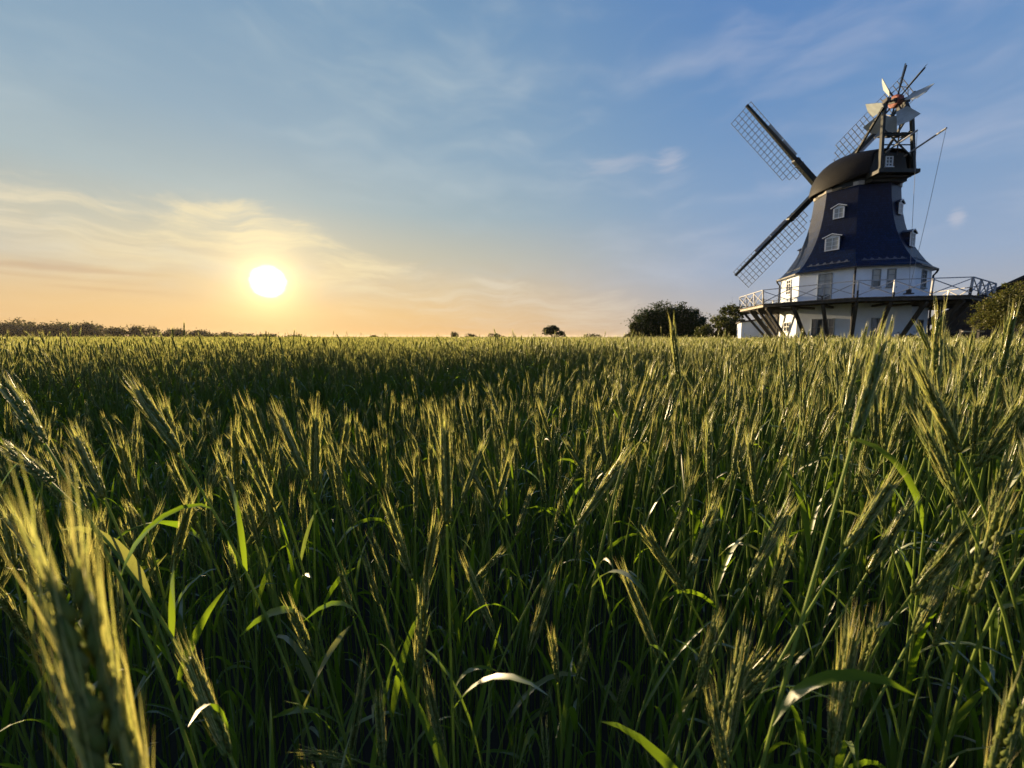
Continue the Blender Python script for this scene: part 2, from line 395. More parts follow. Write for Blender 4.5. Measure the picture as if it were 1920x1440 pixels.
# dormers
def dormer(k, z0, z1, w):
    c, t, n = facet(k, 1.0); up = Vector((0, 0, 1))
    Rb = tower_R(z0) * math.cos(math.pi / 8); Rt = tower_R(z1) * math.cos(math.pi / 8)
    face = n * (Rb + .06)                                  # plane of the window
    d = empty('dormer_window'); d.parent = mill
    bk = n * (Rt - .25)
    m2 = MB()                                             # cheeks
    for sgn in (-1, 1):
        a, b = face + t * sgn * w + up * z0, face + t * sgn * w + up * z1
        e, f = bk + t * sgn * w + up * z1, bk + t * sgn * w + up * z0
        th = t * sgn * -.03
        m2.add([a, b, e, f, a + th, b + th, e + th, f + th], [(0,1,2,3),(7,6,5,4),(0,4,5,1),(1,5,6,2),(3,2,6,7),(0,3,7,4)])
    m2.build('cheek', M['slate'], d)
    m3 = MB(); fr = n * .04                              # front frame with low gable
    m3.add([face + t * -(w + .01) + up * (z0) , face + t * (w + .01) + up * z0, face + t * (w + .01) + up * z1, face + up * (z1 + .2), face - t * (w + .01) + up * z1], [(0,1,2,3,4)])
    m3.build('gable_board', M['white_trim'], d)
    for sgn in (-1, 1):                                   # roof halves
        m4 = MB(); ridge0, ridge1 = face + up * (z1 + .25) + n * .1, bk + up * (z1 + .25)
        e0, e1 = face + t * sgn * (w + .14) + up * (z1 + .03) + n * .1, bk + t * sgn * (w + .14) + up * (z1 + .03)
        dn = up * -.05
        m4.add([ridge0, ridge1, e1, e0, ridge0 + dn, ridge1 + dn, e1 + dn, e0 + dn], [(0,1,2,3),(7,6,5,4),(0,3,7,4),(3,2,6,7),(1,5,6,2),(0,4,5,1)])
        m4.build('dormer_roof', M['slate'], d)
        m5 = MB(); m5.bar(face + up * (z1 + .235) + n * .115, face + t * sgn * (w + .16) + up * (z1 + .02) + n * .115, .03, .055); m5.build('barge_board', M['white_trim'], d)
    m6 = MB()
    for sgn in (-1, 1): m6.obox(face + t * sgn * (w - .02) + up * (z0 + z1) / 2 + n * .03, t, n, up, .035, .03, (z1 - z0) / 2)
    m6.obox(face + up * (z1 - .03) + n * .031, t, n, up, w - .055, .028, .03); m6.obox(face + up * (z0 + .03) + n * .031, t, n, up, w - .055, .028, .03)
    m6.obox(face + up * (z0 + z1) / 2 + n * .024, t, n, up, .018, .02, (z1 - z0) / 2 - .06)
    for q in ((.35, .68) if w > .35 else (.5,)): m6.obox(face + up * (z0 + (z1 - z0) * q) + n * .022, t, n, up, w - .055, .016, .014)
    m6.build('window_frame', M['white_trim'], d)
    for sgn in (-1, 1):
        m7 = MB(); m7.obox(face + t * sgn * (w - .03) / 2 + up * (z0 + z1) / 2 + n * .008, t, n, up, (w - .075) / 2, .004, (z1 - z0) / 2 - .06); m7.build('pane', M['curtain'], d)
for k in (1, 3, 5, 7):
    dormer(k, 8.2 + HZ, 8.93 + HZ, .30); dormer(k, 5.95 + HZ, 6.83 + HZ, .40)

# gallery: deck planks, ring beams, railing, struts
gal = empty('gallery'); gal.parent = mill
for k in range(8):
    c, t, n = facet(k, 1.0)
    for j in range(16):                                    # radial planks, each its own board
        f0, f1 = j / 16, (j + 1) / 16 - .004
        i0, i1 = ov(k, WALL_R + .04, 0).lerp(ov(k + 1, WALL_R + .04, 0), f0), ov(k, WALL_R + .04, 0).lerp(ov(k + 1, WALL_R + .04, 0), f1)
        ex = STAGE_R + .10 + rng.uniform(-.03, .05)
        o0, o1 = ov(k, ex, 0).lerp(ov(k + 1, ex, 0), f0), ov(k, ex, 0).lerp(ov(k + 1, ex, 0), f1)
        z = STAGE_Z + rng.uniform(-.006, .006); top = Vector((0, 0, z)); bot = Vector((0, 0, z - .05))
        MB().add([i0 + top, i1 + top, o1 + top, o0 + top, i0 + bot, i1 + bot, o1 + bot, o0 + bot],
                 [(3,2,1,0),(4,5,6,7),(0,1,5,4),(2,3,7,6),(1,2,6,5),(3,0,4,7)]).build('plank', M['deck'], gal)
    b = MB(); b.bar(ov(k, STAGE_R - .06, STAGE_Z - .145), ov(k + 1, STAGE_R - .06, STAGE_Z - .145), .12, .17); b.build('ring_beam', M['fascia'] if k in (0, 7) else M['dark_wood'], gal)
    b = MB(); b.bar(ov(k, WALL_R + 1.2, STAGE_Z - .15), ov(k + 1, WALL_R + 1.2, STAGE_Z - .15), .12, .18); b.build('ring_beam', M['dark_wood'], gal)
    nb = 3 if k % 2 else 4
    b = MB(); b.bar(ov(k, STAGE_R + .08, STAGE_Z + .97), ov(k + 1, STAGE_R + .08, STAGE_Z + .97), .07, .05); b.build('top_rail', M['rail'], gal)
    nb = 3
    for j in range(nb):
        p0 = ov(k, STAGE_R, 0).lerp(ov(k + 1, STAGE_R, 0), j / nb); p1 = ov(k, STAGE_R, 0).lerp(ov(k + 1, STAGE_R, 0), (j + 1) / nb)
        rad = p0.normalized()
        lean = rad * .08
        pm = MB()
        split = .30 if (k * 3 + j) % 3 else .45
        whitepost = (k * 3 + j) % 7 == 0
        a, bq = p0 + Vector((0, 0, STAGE_Z - .05)), p0 + lean + Vector((0, 0, STAGE_Z + .945))
        mid = a.lerp(bq, split)
        post = MB().bar(mid, bq, .085, .085, rad).build('rail_post', M['post_white'] if whitepost else M['rail'], gal)
        MB().bar(a, mid, .09, .09, rad).build('post_foot', M['post_black'], gal)
        up0, up1 = Vector((0, 0, STAGE_Z + .1)), Vector((0, 0, STAGE_Z + .9))
        MB().bar(p0 + up0 + rad * .02, p1 + up1 + rad * .07, .035, .045).build('cross_brace', M['rail'], gal)
        MB().bar(p0 + up1 + rad * .11, p1 + up0 + rad * .06, .035, .045).build('cross_brace', M['rail'], gal)
        if True:                                   # slanting struts from the wall foot to the deck edge, with joists
            foot = p0.normalized() * (WALL_R * (.945 if j else 1.0) + .12) + Vector((0, 0, .35))
            MB().bar(foot, p0 * .965 + Vector((0, 0, STAGE_Z - .28)), .17, .17).build('strut', M['dark_wood'], gal)
            MB().bar(p0.normalized() * (WALL_R * (.945 if j else 1.0)) + Vector((0, 0, STAGE_Z - .36)), p0 * .97 + Vector((0, 0, STAGE_Z - .36)), .13, .15).build('joist', M['dark_wood'], gal)

# cap: boat-shaped, arched sections along Y
def cap_sections():
    out = []
    Y = [-2.5, -2.45, -1.9, -1.2, -.5, .2, .85, 1.4, 1.88, 2.26, 2.52, 2.64]
    Wd = [1.30, 1.32, 1.75, 2.18, 2.46, 2.58, 2.52, 2.30, 1.9, 1.35, .75, .2]
    Zb = [10.72, 10.72, 10.62, 10.50, 10.42, 10.38, 10.38, 10.42, 10.48, 10.56, 10.66, 10.8]
    Zr = [12.20, 12.21, 12.44, 12.72, 12.95, 13.06, 12.98, 12.72, 12.30, 11.75, 11.2, 10.85]
    return Y, [w * .97 for w in Wd], Zb, [z - .10 * min(1, max(0, (y + 2.5) / 1.5)) for y, z in zip(Y, Zr)]
Yc, Wc, Zb, Zr = cap_sections(); m2 = MB(); NS = 20; vs = []
for y, w, zb, zr in zip(Yc, Wc, Zb, Zr):
    for i in range(NS + 1):
        a = math.pi * i / NS; cx, sz = math.cos(a), math.sin(a)
        q = min(1, max(0, (y + 2.5) / 2.2)); ex = .55 + .30 * q; ez = .50 + .40 * q     # boxier towards the rear wall
        x = -w * math.copysign(abs(cx) ** ex, cx); z = zb + (zr - zb) * abs(sz) ** ez
        # rear section is a flatter trapezoid
        vs.append((x, y, z + HZ))
n1 = NS + 1
fs = [(i * n1 + k, (i + 1) * n1 + k, (i + 1) * n1 + k + 1, i * n1 + k + 1) for i in range(len(Yc) - 1) for k in range(NS)]
m2.add(vs, fs)
cap = m2.build('cap', M['cap_skin'], mill, True)
md = cap.modifiers.new('thick', 'SOLIDIFY'); md.thickness = .10; md.offset = -1
sb = cap.modifiers.new('sub', 'SUBSURF'); sb.levels = 1; sb.render_levels = 1
# curb under the cap, rear wall, storm platform
m2 = MB(); m2.tube([(0, 0, 10.25 + HZ), (0, 0, 10.62 + HZ)], 2.30, 24); m2.build('curb', M['green_black'], cap)
m2 = MB()
m2.add([(-1.27, -2.40, 10.4 + HZ), (1.27, -2.40, 10.4 + HZ), (1.25, -2.40, 10.8 + HZ), (.96, -2.40, 12.04 + HZ), (-.96, -2.40, 12.08 + HZ), (-1.25, -2.40, 10.8 + HZ),
        (-1.27, -2.2, 10.4 + HZ), (1.27, -2.2, 10.4 + HZ), (1.25, -2.2, 10.8 + HZ), (.96, -2.2, 12.04 + HZ), (-.96, -2.2, 12.08 + HZ), (-1.25, -2.2, 10.8 + HZ)],
       [(0,1,2,3,4,5), (11,10,9,8,7,6), (0,6,7,1), (1,7,8,2), (2,8,9,3), (3,9,10,4), (4,10,11,5), (5,11,6,0)])
rear = m2.build('rear_wall', M['green_black'], cap)
window(cap, Vector((0, -2.40, 0)), Vector((1, 0, 0)), Vector((0, -1, 0)), -.06, 11.14 + HZ, 11.80 + HZ, .24, 2, 3, M['white_trim'], 'cap_window')
for z, y0, y1, w in ((10.62, -3.02, -2.42, 1.1), (10.36, -2.8, -2.0, .95)):
    for x in np.linspace(-w, w, 7): MB().box((x - .16, y0, z + HZ), (x + .16, y1, z + .09 + HZ)).build('platform_board', M['green_black'], cap)
for sgn in (-1, 1):
    MB().bar((sgn * 1.24, -3.1, 10.60 + HZ), (sgn * 1.24, -2.2, 10.56 + HZ), .14, .22).build('tail_beam', M['green_black'], cap)
MB().box((-1.33, -3.14, 10.52 + HZ), (1.33, -3.035, 10.74 + HZ)).build('tail_beam', M['green_black'], cap)
m2 = MB(); m2.box((-1.15, -2.5, 10.2 + HZ), (1.15, -1.9, 10.40 + HZ)); m2.build('tail_soffit', M['green_black'], cap)
MB().tube([(0, 2.6, 11.78 + HZ), (0, 3.5, 11.95 + HZ)], .24, 10).build('wind_shaft', M['iron'], cap)

# fantail
fan = empty('fantail'); fan.parent = mill
FH = Vector((0, -2.53, 15.16 + HZ))
for sgn in (-1, 1):
    b0 = Vector((sgn * 1.08, -2.95, 10.72 + HZ)); k1 = Vector((sgn * .86, -2.78, 14.05 + HZ)) if sgn > 0 else Vector((-.94, -2.75, 14.2 + HZ))
    MB().bar(b0, k1, .17, .17, (0, 1, 0)).build('fan_post', M['green_black'], fan)
    top = Vector((sgn * .62, -2.55, 15.10 + HZ))
    MB().bar(k1, top, .15, .15, (0, 1, 0)).build('fan_post', M['green_black'], fan)
    MB().obox(top + Vector((0, 0, .08)), (1, 0, 0), (0, 1, 0), (0, 0, 1), .13, .16, .13).build('bearing', M['iron'], fan)
    MB().bar((sgn * .98, -.9, 12.62 + HZ), k1 + Vector((0, .05, .5)), .12, .12, (0, 1, 0)).build('fan_brace', M['green_black'], fan)
    MB().bar((sgn * 1.0, -2.9, 11.5 + HZ), (sgn * -.9, -2.8, 13.3 + HZ), .07, .07, (0, 1, 0)).build('fan_brace', M['green_black'], fan)
for z, w, th in ((12.95, .98, .13), (12.32, 1.0, .05)):
    MB().bar((-w, -2.86, z + HZ), (w, -2.86, z + HZ), th, th * 1.2).build('fan_crossbar', M['green_black'], fan)
for x in np.linspace(-.75, .75, 4): MB().box((x - .18, -3.0, 12.98 + HZ), (x + .18, -2.35, 13.03 + HZ)).build('platform_board', M['green_black'], fan)
MB().tube([FH + Vector((-.7, 0, 0)), FH + Vector((.7, 0, 0))], .07, 8).build('fan_axle', M['iron'], fan)
MB().tube([FH + Vector((-.20, 0, 0)), FH + Vector((-.16, 0, 0)), FH + Vector((.16, 0, 0)), FH + Vector((.20, 0, 0))], [.30, .38, .38, .30], 10).build('fan_hub', M['red'], fan)
MB().obox(FH + Vector((-.24, 0, 0)), (1, 0, 0), (0, 1, .35), (0, -.35, 1), .06, .30, .14).build('hub_plate', M['iron'], fan)
MB().tube([FH + Vector((.45, .1, -.25)), FH + Vector((.6, .1, -.25))], .30, 14).build('gear_wheel', M['iron'], fan)
MB().tube([FH + Vector((.5, .1, -.3)), Vector((.45, -2.4, 11.9 + HZ))], .045, 6).build('drive_rod', M['iron'], fan)
tips = []
for i in range(8):
    al = math.radians(74.5 + 45 * i)
    u = Vector((0, -math.cos(al), math.sin(al))); tt = Vector((0, math.sin(al), math.cos(al)))
    w = (Vector((1, 0, 0)) + tt).normalized(); nn = u.cross(w)
    bl = empty('fan_blade'); bl.parent = fan
    bl.location = FH
    MB().bar(u * .25, u * 1.93, .075, .075, nn).build('blade_spar', M['iron'], bl)
    tips.append(u * .82)
    a0, a1, w0, w1 = .84, 2.0, .26, .53
    th = nn * .012; off = nn * .05
    p = [u * a0 - w * w0, u * a0 + w * w0, u * a1 + w * w1 + u * -.08, u * (a1 + .05), u * a1 - w * w1 + u * -.08]
    MB().add([q + off + th for q in p] + [q + off - th for q in p], [(0,1,2,3,4), (9,8,7,6,5), (0,5,6,1), (1,6,7,2), (2,7,8,3), (3,8,9,4), (4,9,5,0)]).build('vane_board', M['vane'], bl)
for i in range(8):
    MB().tube([FH + tips[i], FH + tips[(i + 1) % 8]], .018, 5).build('fan_stay', M['iron'], fan)

# poles at the cap's rear with ropes and a weight
for a, b in (((-.35, -2.45, 12.05), (-.14, -4.2, 12.53)), ((.95, -2.3, 11.8), (.86, -4.9, 12.3))):
    MB().tube([Vector(a) + Vector((0, 0, HZ)), Vector(b) + Vector((0, 0, HZ))], .055, 8).build('pole', M['rail'], mill)
MB().tube([(-.14, -4.18, 12.5 + HZ), (-.12, -4.45, 2.95 + HZ)], .011, 5).build('rope', M['rope'], mill)
MB().tube([(.86, -4.88, 12.27 + HZ), (.43, -4.66, 7.6 + HZ), (-.10, -4.46, 2.95 + HZ)], .011, 5).build('rope', M['rope'], mill)
m2 = MB(); m2.tube([(-.12, -4.45, 2.66 + HZ), (-.12, -4.45, 2.72 + HZ)], .26, 10); m2.tube([(-.12, -4.45, 2.72 + HZ), (-.12, -4.45, 2.95 + HZ)], .12, 8); m2.build('rope_weight', M['iron'], mill)

# four sails
TILT = math.radians(9); sn = Vector((0, math.cos(TILT), math.sin(TILT)))
HUB = Vector((0, 3.3, 11.90 + HZ)); side = Vector((-1, 0, 0)); upv = Vector((0, -math.sin(TILT), math.cos(TILT)))
MB().obox(HUB, sn, side, upv, .32, .30, .30).build('sail_hub', M['iron'], mill)
bars = {}
def lath(L, w):
    return MB().obox((0, 0, 0), (1, 0, 0), (0, 1, 0), (0, 0, 1), L / 2, w / 2, w / 2)
for i in range(4):
    th = math.radians(-49.0 + 90 * i)
    u = side * math.cos(th) + upv * math.sin(th)
    lead = side * math.cos(th + math.pi / 2) + upv * math.sin(th + math.pi / 2)
    # lattice lies on the side that is counter-clockwise seen from the rear
    lat = -lead if True else lead
    s = empty('sail'); s.parent = mill
    rot = Matrix((u, lat, sn)).transposed().to_4x4(); s.matrix_local = Matrix.Translation(HUB) @ rot
    # local frame: X along the stock, Y towards the lattice, Z along the shaft
    m2 = MB()
    prof_s = [(.1, .21), (3.2, .19), (3.25, .14), (9.0, .085)]
    for (xa, ra), (xb, rb) in zip(prof_s, prof_s[1:]):
        m2.add([(xa, -ra, -ra), (xa, ra, -ra), (xa, ra, ra), (xa, -ra, ra), (xb, -rb, -rb), (xb, rb, -rb), (xb, rb, rb), (xb, -rb, rb)],
               [(0,1,5,4), (1,2,6,5), (2,3,7,6), (3,0,4,7), (3,2,1,0), (4,5,6,7)])
    m2.build('stock', M['green_black'], s)
    NB = 19
    for j in range(NB):
        x = 2.0 + 6.92 * j / (NB - 1)
        wy = 1.62 if j > 1 else .9 + .35 * j
        MB().box((x - .018, -.36 if j > 6 else -.1, -.02), (x + .018, wy, .02)).build('sail_bar', M['sail_bar'], s)
    for y in (.42, .82, 1.22, 1.60):
        MB().box((2.0 + (.75 if y > 1.3 else .35 if y > 1 else 0), y - .016, .022), (8.95, y + .016, .05)).build('hem_lath', M['sail_bar'], s)
    MB().box((3.4, -.36, -.05), (8.95, -.33, -.022)).build('hem_lath', M['sail_bar'], s)
    for x0, x1 in ((3.4, 5.0), (5.06, 6.6)):
        MB().box((x0, -.32, -.055), (x1, -.1, -.025)).build('wind_board', M['vane'] if i % 2 else M['rail'], s)
    for x in (2.6, 3.0): MB().box((x, -.22, -.22), (x + .09, .22, .22)).build('clamp', M['iron'], s)
# ------------------------------------------------------------------ ground
def soil(N, vec, c):
    n2 = N.noise(vec, .08, 4, .6)
    return N.mix(N.smooth(n2, .4, .6), c, (.045, .055, .02))
M['ground'] = material('dark_field_soil', (.035, .028, .018), .95, .3, 3, .6, 8, extra=soil)
MB().add([(-4000, -300, 0), (4000, -300, 0), (4000, 6000, 0), (-4000, 6000, 0)], [(0, 1, 2, 3)]).build('ground', M['ground'])['kind'] = 'structure'

# ------------------------------------------------------------------ trees, bushes
BARK = material('grey_brown_bark', (.07, .055, .042), .9, .3, 6, .6, 18, stretch=(1, 1, .3))
GREENS = {
    'dark': leaf_material('dark_leaf', [(.02, .036, .011), (.03, .050, .014), (.025, .042, .013), (.04, .058, .018)], .3, .6, .05),
    'mid': leaf_material('mid_leaf', [(.045, .060, .016), (.065, .075, .02), (.055, .068, .018), (.085, .085, .026)], .45, .6, .06),
    'hedge': leaf_material('hedge_leaf', [(.02, .04, .012), (.03, .055, .016), (.04, .065, .02)], .3, .5, .1),
    'brown': leaf_material('bronze_leaf', [(.075, .095, .025), (.11, .10, .032), (.085, .105, .028), (.13, .115, .04)], .45, .6, .04),
    'far': leaf_material('distant_leaf', [(.04, .043, .018), (.055, .055, .022), (.065, .06, .028)], .45, .6, .1)}

def leaf_cloud(r, lobes, n, size, clump=40, spread=.16, up=.25):
    """quads gathered in clumps spread through a set of ellipsoids -> verts, faces"""
    vs = np.zeros((n * 4, 3)); per = max(1, n // clump)
    wts = np.array([a[3] * a[4] * a[5] for a in lobes]) ** .67; wts /= wts.sum()
    li = r.choice(len(lobes), clump, p=wts)
    d = r.normal(size=(clump, 3)); d /= np.linalg.norm(d, axis=1)[:, None]
    rad = r.uniform(.15, 1.0, clump) ** .45
    L = np.array(lobes)[li]
    cc = L[:, :3] + d * rad[:, None] * L[:, 3:6]
    cs = L[:, 3:6].mean(axis=1) * spread * r.uniform(.6, 1.5, clump)
    idx = np.arange(n) % clump
    p = cc[idx] + r.normal(size=(n, 3)) * cs[idx][:, None] * np.array([1, 1, .75])
    a = r.normal(size=(n, 3)); a[:, 2] += up; a /= np.linalg.norm(a, axis=1)[:, None]
    b = np.cross(a, r.normal(size=(n, 3))); b /= np.linalg.norm(b, axis=1)[:, None]
    s = size * r.uniform(.6, 1.4, n)[:, None]
    vs[0::4] = p - a * s; vs[1::4] = p + b * s * .45; vs[2::4] = p + a * s; vs[3::4] = p - b * s * .45
    return vs, cc

def mesh_np(name, vs, nv, mats, parent=None, smooth=False):
    """mesh of n polygons with nv corners each, straight from arrays"""
    me = bpy.data.meshes.new(name); n = len(vs) // nv
    me.vertices.add(len(vs)); me.vertices.foreach_set('co', np.asarray(vs, np.float32).ravel())
    me.loops.add(len(vs)); me.loops.foreach_set('vertex_index', np.arange(len(vs), dtype=np.int32))
    me.polygons.add(n); me.polygons.foreach_set('loop_start', np.arange(0, len(vs), nv, dtype=np.int32))
    for m in (mats if isinstance(mats, list) else [mats]): me.materials.append(m)
    me.update(calc_edges=True)
    o = bpy.data.objects.new(name, me); COL.objects.link(o)
    if parent: o.parent = parent
    return o

def tree(name, loc, lobes, n, size, mat, label, cat='tree', group=None, trunk_r=.18, clump=60, spread=.16, trunks=((0, 0),), seed=1, lean=0.0, crown='crown', limbs=14, branch_tips=False):
    r = np.random.default_rng(seed)
    e = tag(empty(name, loc), label, cat, group)
    vs, cc = leaf_cloud(r, lobes, n, size, clump, spread)
    mesh_np(crown, vs, 4, GREENS[mat], e)
    zt = max(l[2] for l in lobes)
    t = MB()
    for tx, ty in trunks:
        h = zt * .9; pts = [(tx, ty, -.1), (tx + lean * .1 + r.uniform(-.1, .1), ty, h * .35), (tx + lean * .5, ty + r.uniform(-.1, .1), h * .7), (tx + lean, ty, h)]
        t.tube(pts, [trunk_r * 1.25, trunk_r, trunk_r * .7, trunk_r * .3], 7)
        for i in range(limbs):
            c = cc[r.integers(len(cc))]; f = r.uniform(.2, .95)
            b0 = Vector((tx + lean * f * f, ty, h * f)); b1 = Vector(c)
            if b1.z < b0.z * .7: continue
            md = b0.lerp(b1, .5) + Vector((0, 0, .12 * (b1 - b0).length))
            if branch_tips: b1 = b1 + (b1 - b0) * .25
            t.tube([b0, md, b1], [trunk_r * .38, trunk_r * .22, trunk_r * .06], 5, False)
    t.build('trunk', BARK, e)
    return e

# big dark wind-shaped trees left of the mill
tree('windswept_tree', (23.6, 60, 0), [(-2.8, 0, 3.2, 2.2, 2.4, 2.4), (-.2, 0, 3.9, 2.6, 2.6, 2.5), (2.3, .2, 3.9, 2.3, 2.4, 2.4), (4.4, .4, 3.5, 1.9, 2.0, 2.1), (5.6, .6, 2.6, 1.3, 1.5, 1.6), (0, 0, 1.4, 4.5, 2.2, 1.5), (3.2, 0, 1.3, 2.8, 2.0, 1.4)],
     38000, .15, 'dark', 'large dark windswept tree standing alone left of the windmill', trunk_r=.22, clump=500, spread=.17, trunks=((-2, 0), (.6, .2), (3, .1)), seed=3, lean=.8, limbs=20)
tree('young_tree', (18.6, 59, 0), [(.1, 0, 1.5, 1.0, 1.0, 1.4), (.0, 0, 2.9, .6, .6, 1.1), (-.9, 0, .9, .7, .8, .9)], 4200, .14, 'mid',
     'smaller pointed green tree at the left foot of the large dark tree', trunk_r=.09, clump=120, spread=.14, seed=5)
tree('windswept_tree', (12.0, 110, 0), [(-1.4, 0, 3.0, 1.7, 1.7, 1.2), (-.2, 0, 3.5, 1.6, 1.6, 1.0), (1.3, 0, 2.3, 1.6, 1.5, 1.0), (2.6, 0, 1.4, 1.0, 1.0, .8)], 4200, .20, 'dark',
     'small lone round-topped tree on the horizon in the middle of the field', trunk_r=.20, clump=110, spread=.15, trunks=((-.6, 0), (.9, 0)), seed=8, limbs=16)
tree('bush', (24.4, 45, 0), [(-1.6, 0, 1.2, 1.5, 1.5, 1.3), (0, 0, 2.4, 1.6, 1.6, 1.5), (1.4, .3, 3.7, 1.4, 1.4, 1.5), (2.4, .2, 1.6, 1.4, 1.4, 1.6)], 13000, .13, 'mid',
     'yellow-green bush in front of the white annex beside the windmill', 'bush', trunk_r=.1, clump=200, spread=.14, trunks=((-.5, 0), (.8, 0)), seed=11, branch_tips=True)
tree('bare_shrub', (27.2, 47.5, 0), [(0, 0, 4.2, .9, .9, 1.2), (-.5, 0, 3.2, .9, .9, .8)], 420, .07, 'brown', 'thin twiggy shrub rising behind the yellow-green bush', 'shrub', trunk_r=.07, clump=60, spread=.25, seed=13, limbs=34, branch_tips=True)
tree('bare_shrub', (24.6, 37.3, 0), [(0, 0, 4.3, .8, .8, 1.0), (.3, 0, 3.4, .8, .8, .8)], 160, .06, 'brown', 'thin twiggy shrub seen through the railing left of the mill wall', 'shrub', trunk_r=.05, clump=60, spread=.25, seed=14, limbs=40, branch_tips=True)
tree('hawthorn_tree', (21.5, 16.8, 0), [(0, 0, 2.55, .95, .95, .85), (-.55, .1, 2.2, .75, .8, .55), (.8, .1, 2.75, .95, .95, .95), (1.7, .2, 2.6, 1.1, 1.1, 1.1), (.1, 0, 3.2, .5, .5, .55)], 15000, .048, 'brown',
     'bronze-green small tree at the right edge in front of the gallery', trunk_r=.055, clump=330, spread=.13, seed=17, limbs=24, branch_tips=True)
# low hedge round the mill foot
hr = np.random.default_rng(21); hl = []; ht = []
for k, f in [(k, f) for k in (7, 0, 1, 2, 3) for f in np.arange(.05, 1, .11)]:
    p = ov(k, 5.9, 0).lerp(ov(k + 1, 5.9, 0), f + hr.uniform(-.04, .04)); h = hr.uniform(.95, 1.45)
    hl += [(p.x, p.y, h * .5, .6, .6, h * .45), (p.x + hr.uniform(-.3, .3), p.y, h * .85, .35, .35, h * .25)]; ht.append((p.x, p.y))
tree('hedge', (CX, CY, 0), hl, 16000, .07, 'hedge', 'low dark green hedge along the foot of the windmill', 'hedge', trunk_r=.03, clump=900, spread=.25, seed=100, limbs=1, trunks=tuple(ht[::3]))

# far trees on the horizon
fr = np.random.default_rng(31)
for i, (px, Y, w, h, lab) in enumerate([(853, 240, 4.2, 2.6, 'tiny round bush on the horizon, left one of the low group'), (885, 250, 9, 1.9, 'long low bush on the horizon between two others'), (930, 250, 9.5, 2.2, 'long low bush on the horizon, right one of the low group'),
                                        (1112, 260, 12, 1.9, 'faint low bush on the horizon right of the small lone tree'), (702, 320, 7, 1.6, 'faint tiny bush on the horizon right of the sun')]):
    X = (px - 960) / 721 * Y
    h *= 1.35
    tree('distant_bush', (X, Y, 0), [(-w * .25, 0, h * .7, w * .3, 2, h * .6), (w * .2, 0, h * .6, w * .35, 2, h * .55), (0, 0, h * .9, w * .2, 2, h * .4)], 900, .35, 'far', lab, 'bush', 'bushes on the horizon', trunk_r=.15, clump=60, spread=.2, seed=40 + i, limbs=4)
# the wood at the left: one mass
lobes = []
for x in np.arange(-640, -205, 4.5):
    t = (x + 463) / 231
    h = np.interp(x, [-640, -463, -400, -340, -300, -262, -232, -205], [15.5, 14.2, 12.6, 11.0, 7.6, 4.2, 3.4, 2.2]) * fr.uniform(.72, 1.12)
    if fr.random() < .12: h *= 1.22
    y = 350 + fr.uniform(-14, 25) + max(0, -x - 463) * .1
    w = fr.uniform(3.2, 5.5)
    lobes.append((x, y, h * .62, w, w, h * .38)); lobes.append((x + fr.uniform(-2, 2), y, h * .3, w * 1.1, w, h * .34))
vs, _ = leaf_cloud(fr, lobes, 80000, .85, 7000, .34)
tag(mesh_np('woodland', vs, 4, GREENS['far']), 'far dark wood along the horizon at the left', 'woodland', kind='stuff')

# ------------------------------------------------------------------ buildings beside the mill
M['brown_wall'] = material('brown_brick_wall', (.075, .055, .042), .9, .3, 5, .4, 20)
M['roof_dark'] = material('dark_roof_tiles', (.045, .042, .042), .7, .3, 3, .5, 10)
an = tag(empty('annex', (22.65, 38.2, 0)), 'low white annex with sloping roof left of the windmill', 'annex')
a, b = Vector((0, 0, 0)), Vector((4.6, -2.2, 0)); dv = (b - a).normalized(); nv = Vector((dv.y, -dv.x, 0)); back = nv * -4.5
z0, z1 = 2.72, 3.42; U = Vector((0, 0, 1))
MB().add([a, b, b + U * z1, a + U * z0, a + back, b + back, b + back + U * z1, a + back + U * z0], [(0,1,2,3), (5,4,7,6), (0,3,7,4), (1,5,6,2), (3,2,6,7)]).build('wall', M['white_wall'], an)
e0, e1 = a - dv * .15 + nv * .2 + U * (z0 + .0), b + nv * .2 + U * (z1 + .02)
MB().add([e0, e1, e1 + back * 1.1, e0 + back * 1.1] + [q + U * .12 for q in (e0, e1, e1 + back * 1.1, e0 + back * 1.1)], [(3,2,1,0), (4,5,6,7), (0,1,5,4), (1,2,6,5), (2,3,7,6), (3,0,4,7)]).build('roof', M['roof_dark'], an)
window(an, a, dv, nv, 3.1, .3, 2.05, .32, 1, 3, M['grey_trim'], 'door')

ob = tag(empty('outbuilding', (32.6, 30.0, 0), math.radians(-48)), 'dark brown outbuilding with sloping roof behind the gallery at the right', 'building')
RW, EA, AP = 10.0, 2.72, 5.97
MB().add([(0,0,0), (RW,0,0), (RW,0,EA), (RW/2,0,AP), (0,0,EA), (0,16,0), (RW,16,0), (RW,16,EA), (RW/2,16,AP), (0,16,EA)], [(0,1,2,3,4), (9,8,7,6,5), (0,4,9,5), (1,6,7,2)]).build('wall', M['brown_wall'], ob)
for sgn in (0, 1):
    x0, x1 = (-.4, RW / 2) if not sgn else (RW + .4, RW / 2)
    sl = (AP - EA) / (RW / 2); p = [(x0, -.4, EA - .4 * sl + .02), (x1, -.4, AP + .02), (x1, 16.4, AP + .02), (x0, 16.4, EA - .4 * sl + .02)]
    MB().add(p + [(x, y, z + .16) for x, y, z in p], [(3,2,1,0), (4,5,6,7), (0,1,5,4), (1,2,6,5), (2,3,7,6), (3,0,4,7)]).build('roof', M['roof_dark'], ob)
for z in np.arange(.3, 5.2, .3):                                     # weatherboards on the gable
    xl = max(0.02, (z + .3 - EA) / sl) if z + .3 > EA else .02
    MB().box((xl, -.05, z), (RW - xl, -.012, z + .27)).build('board', M['brown_wall'], ob)
MB().box((3.5, -.09, 0), (6.2, -.055, 2.1)).build('gate', M['dark_wood'], ob)
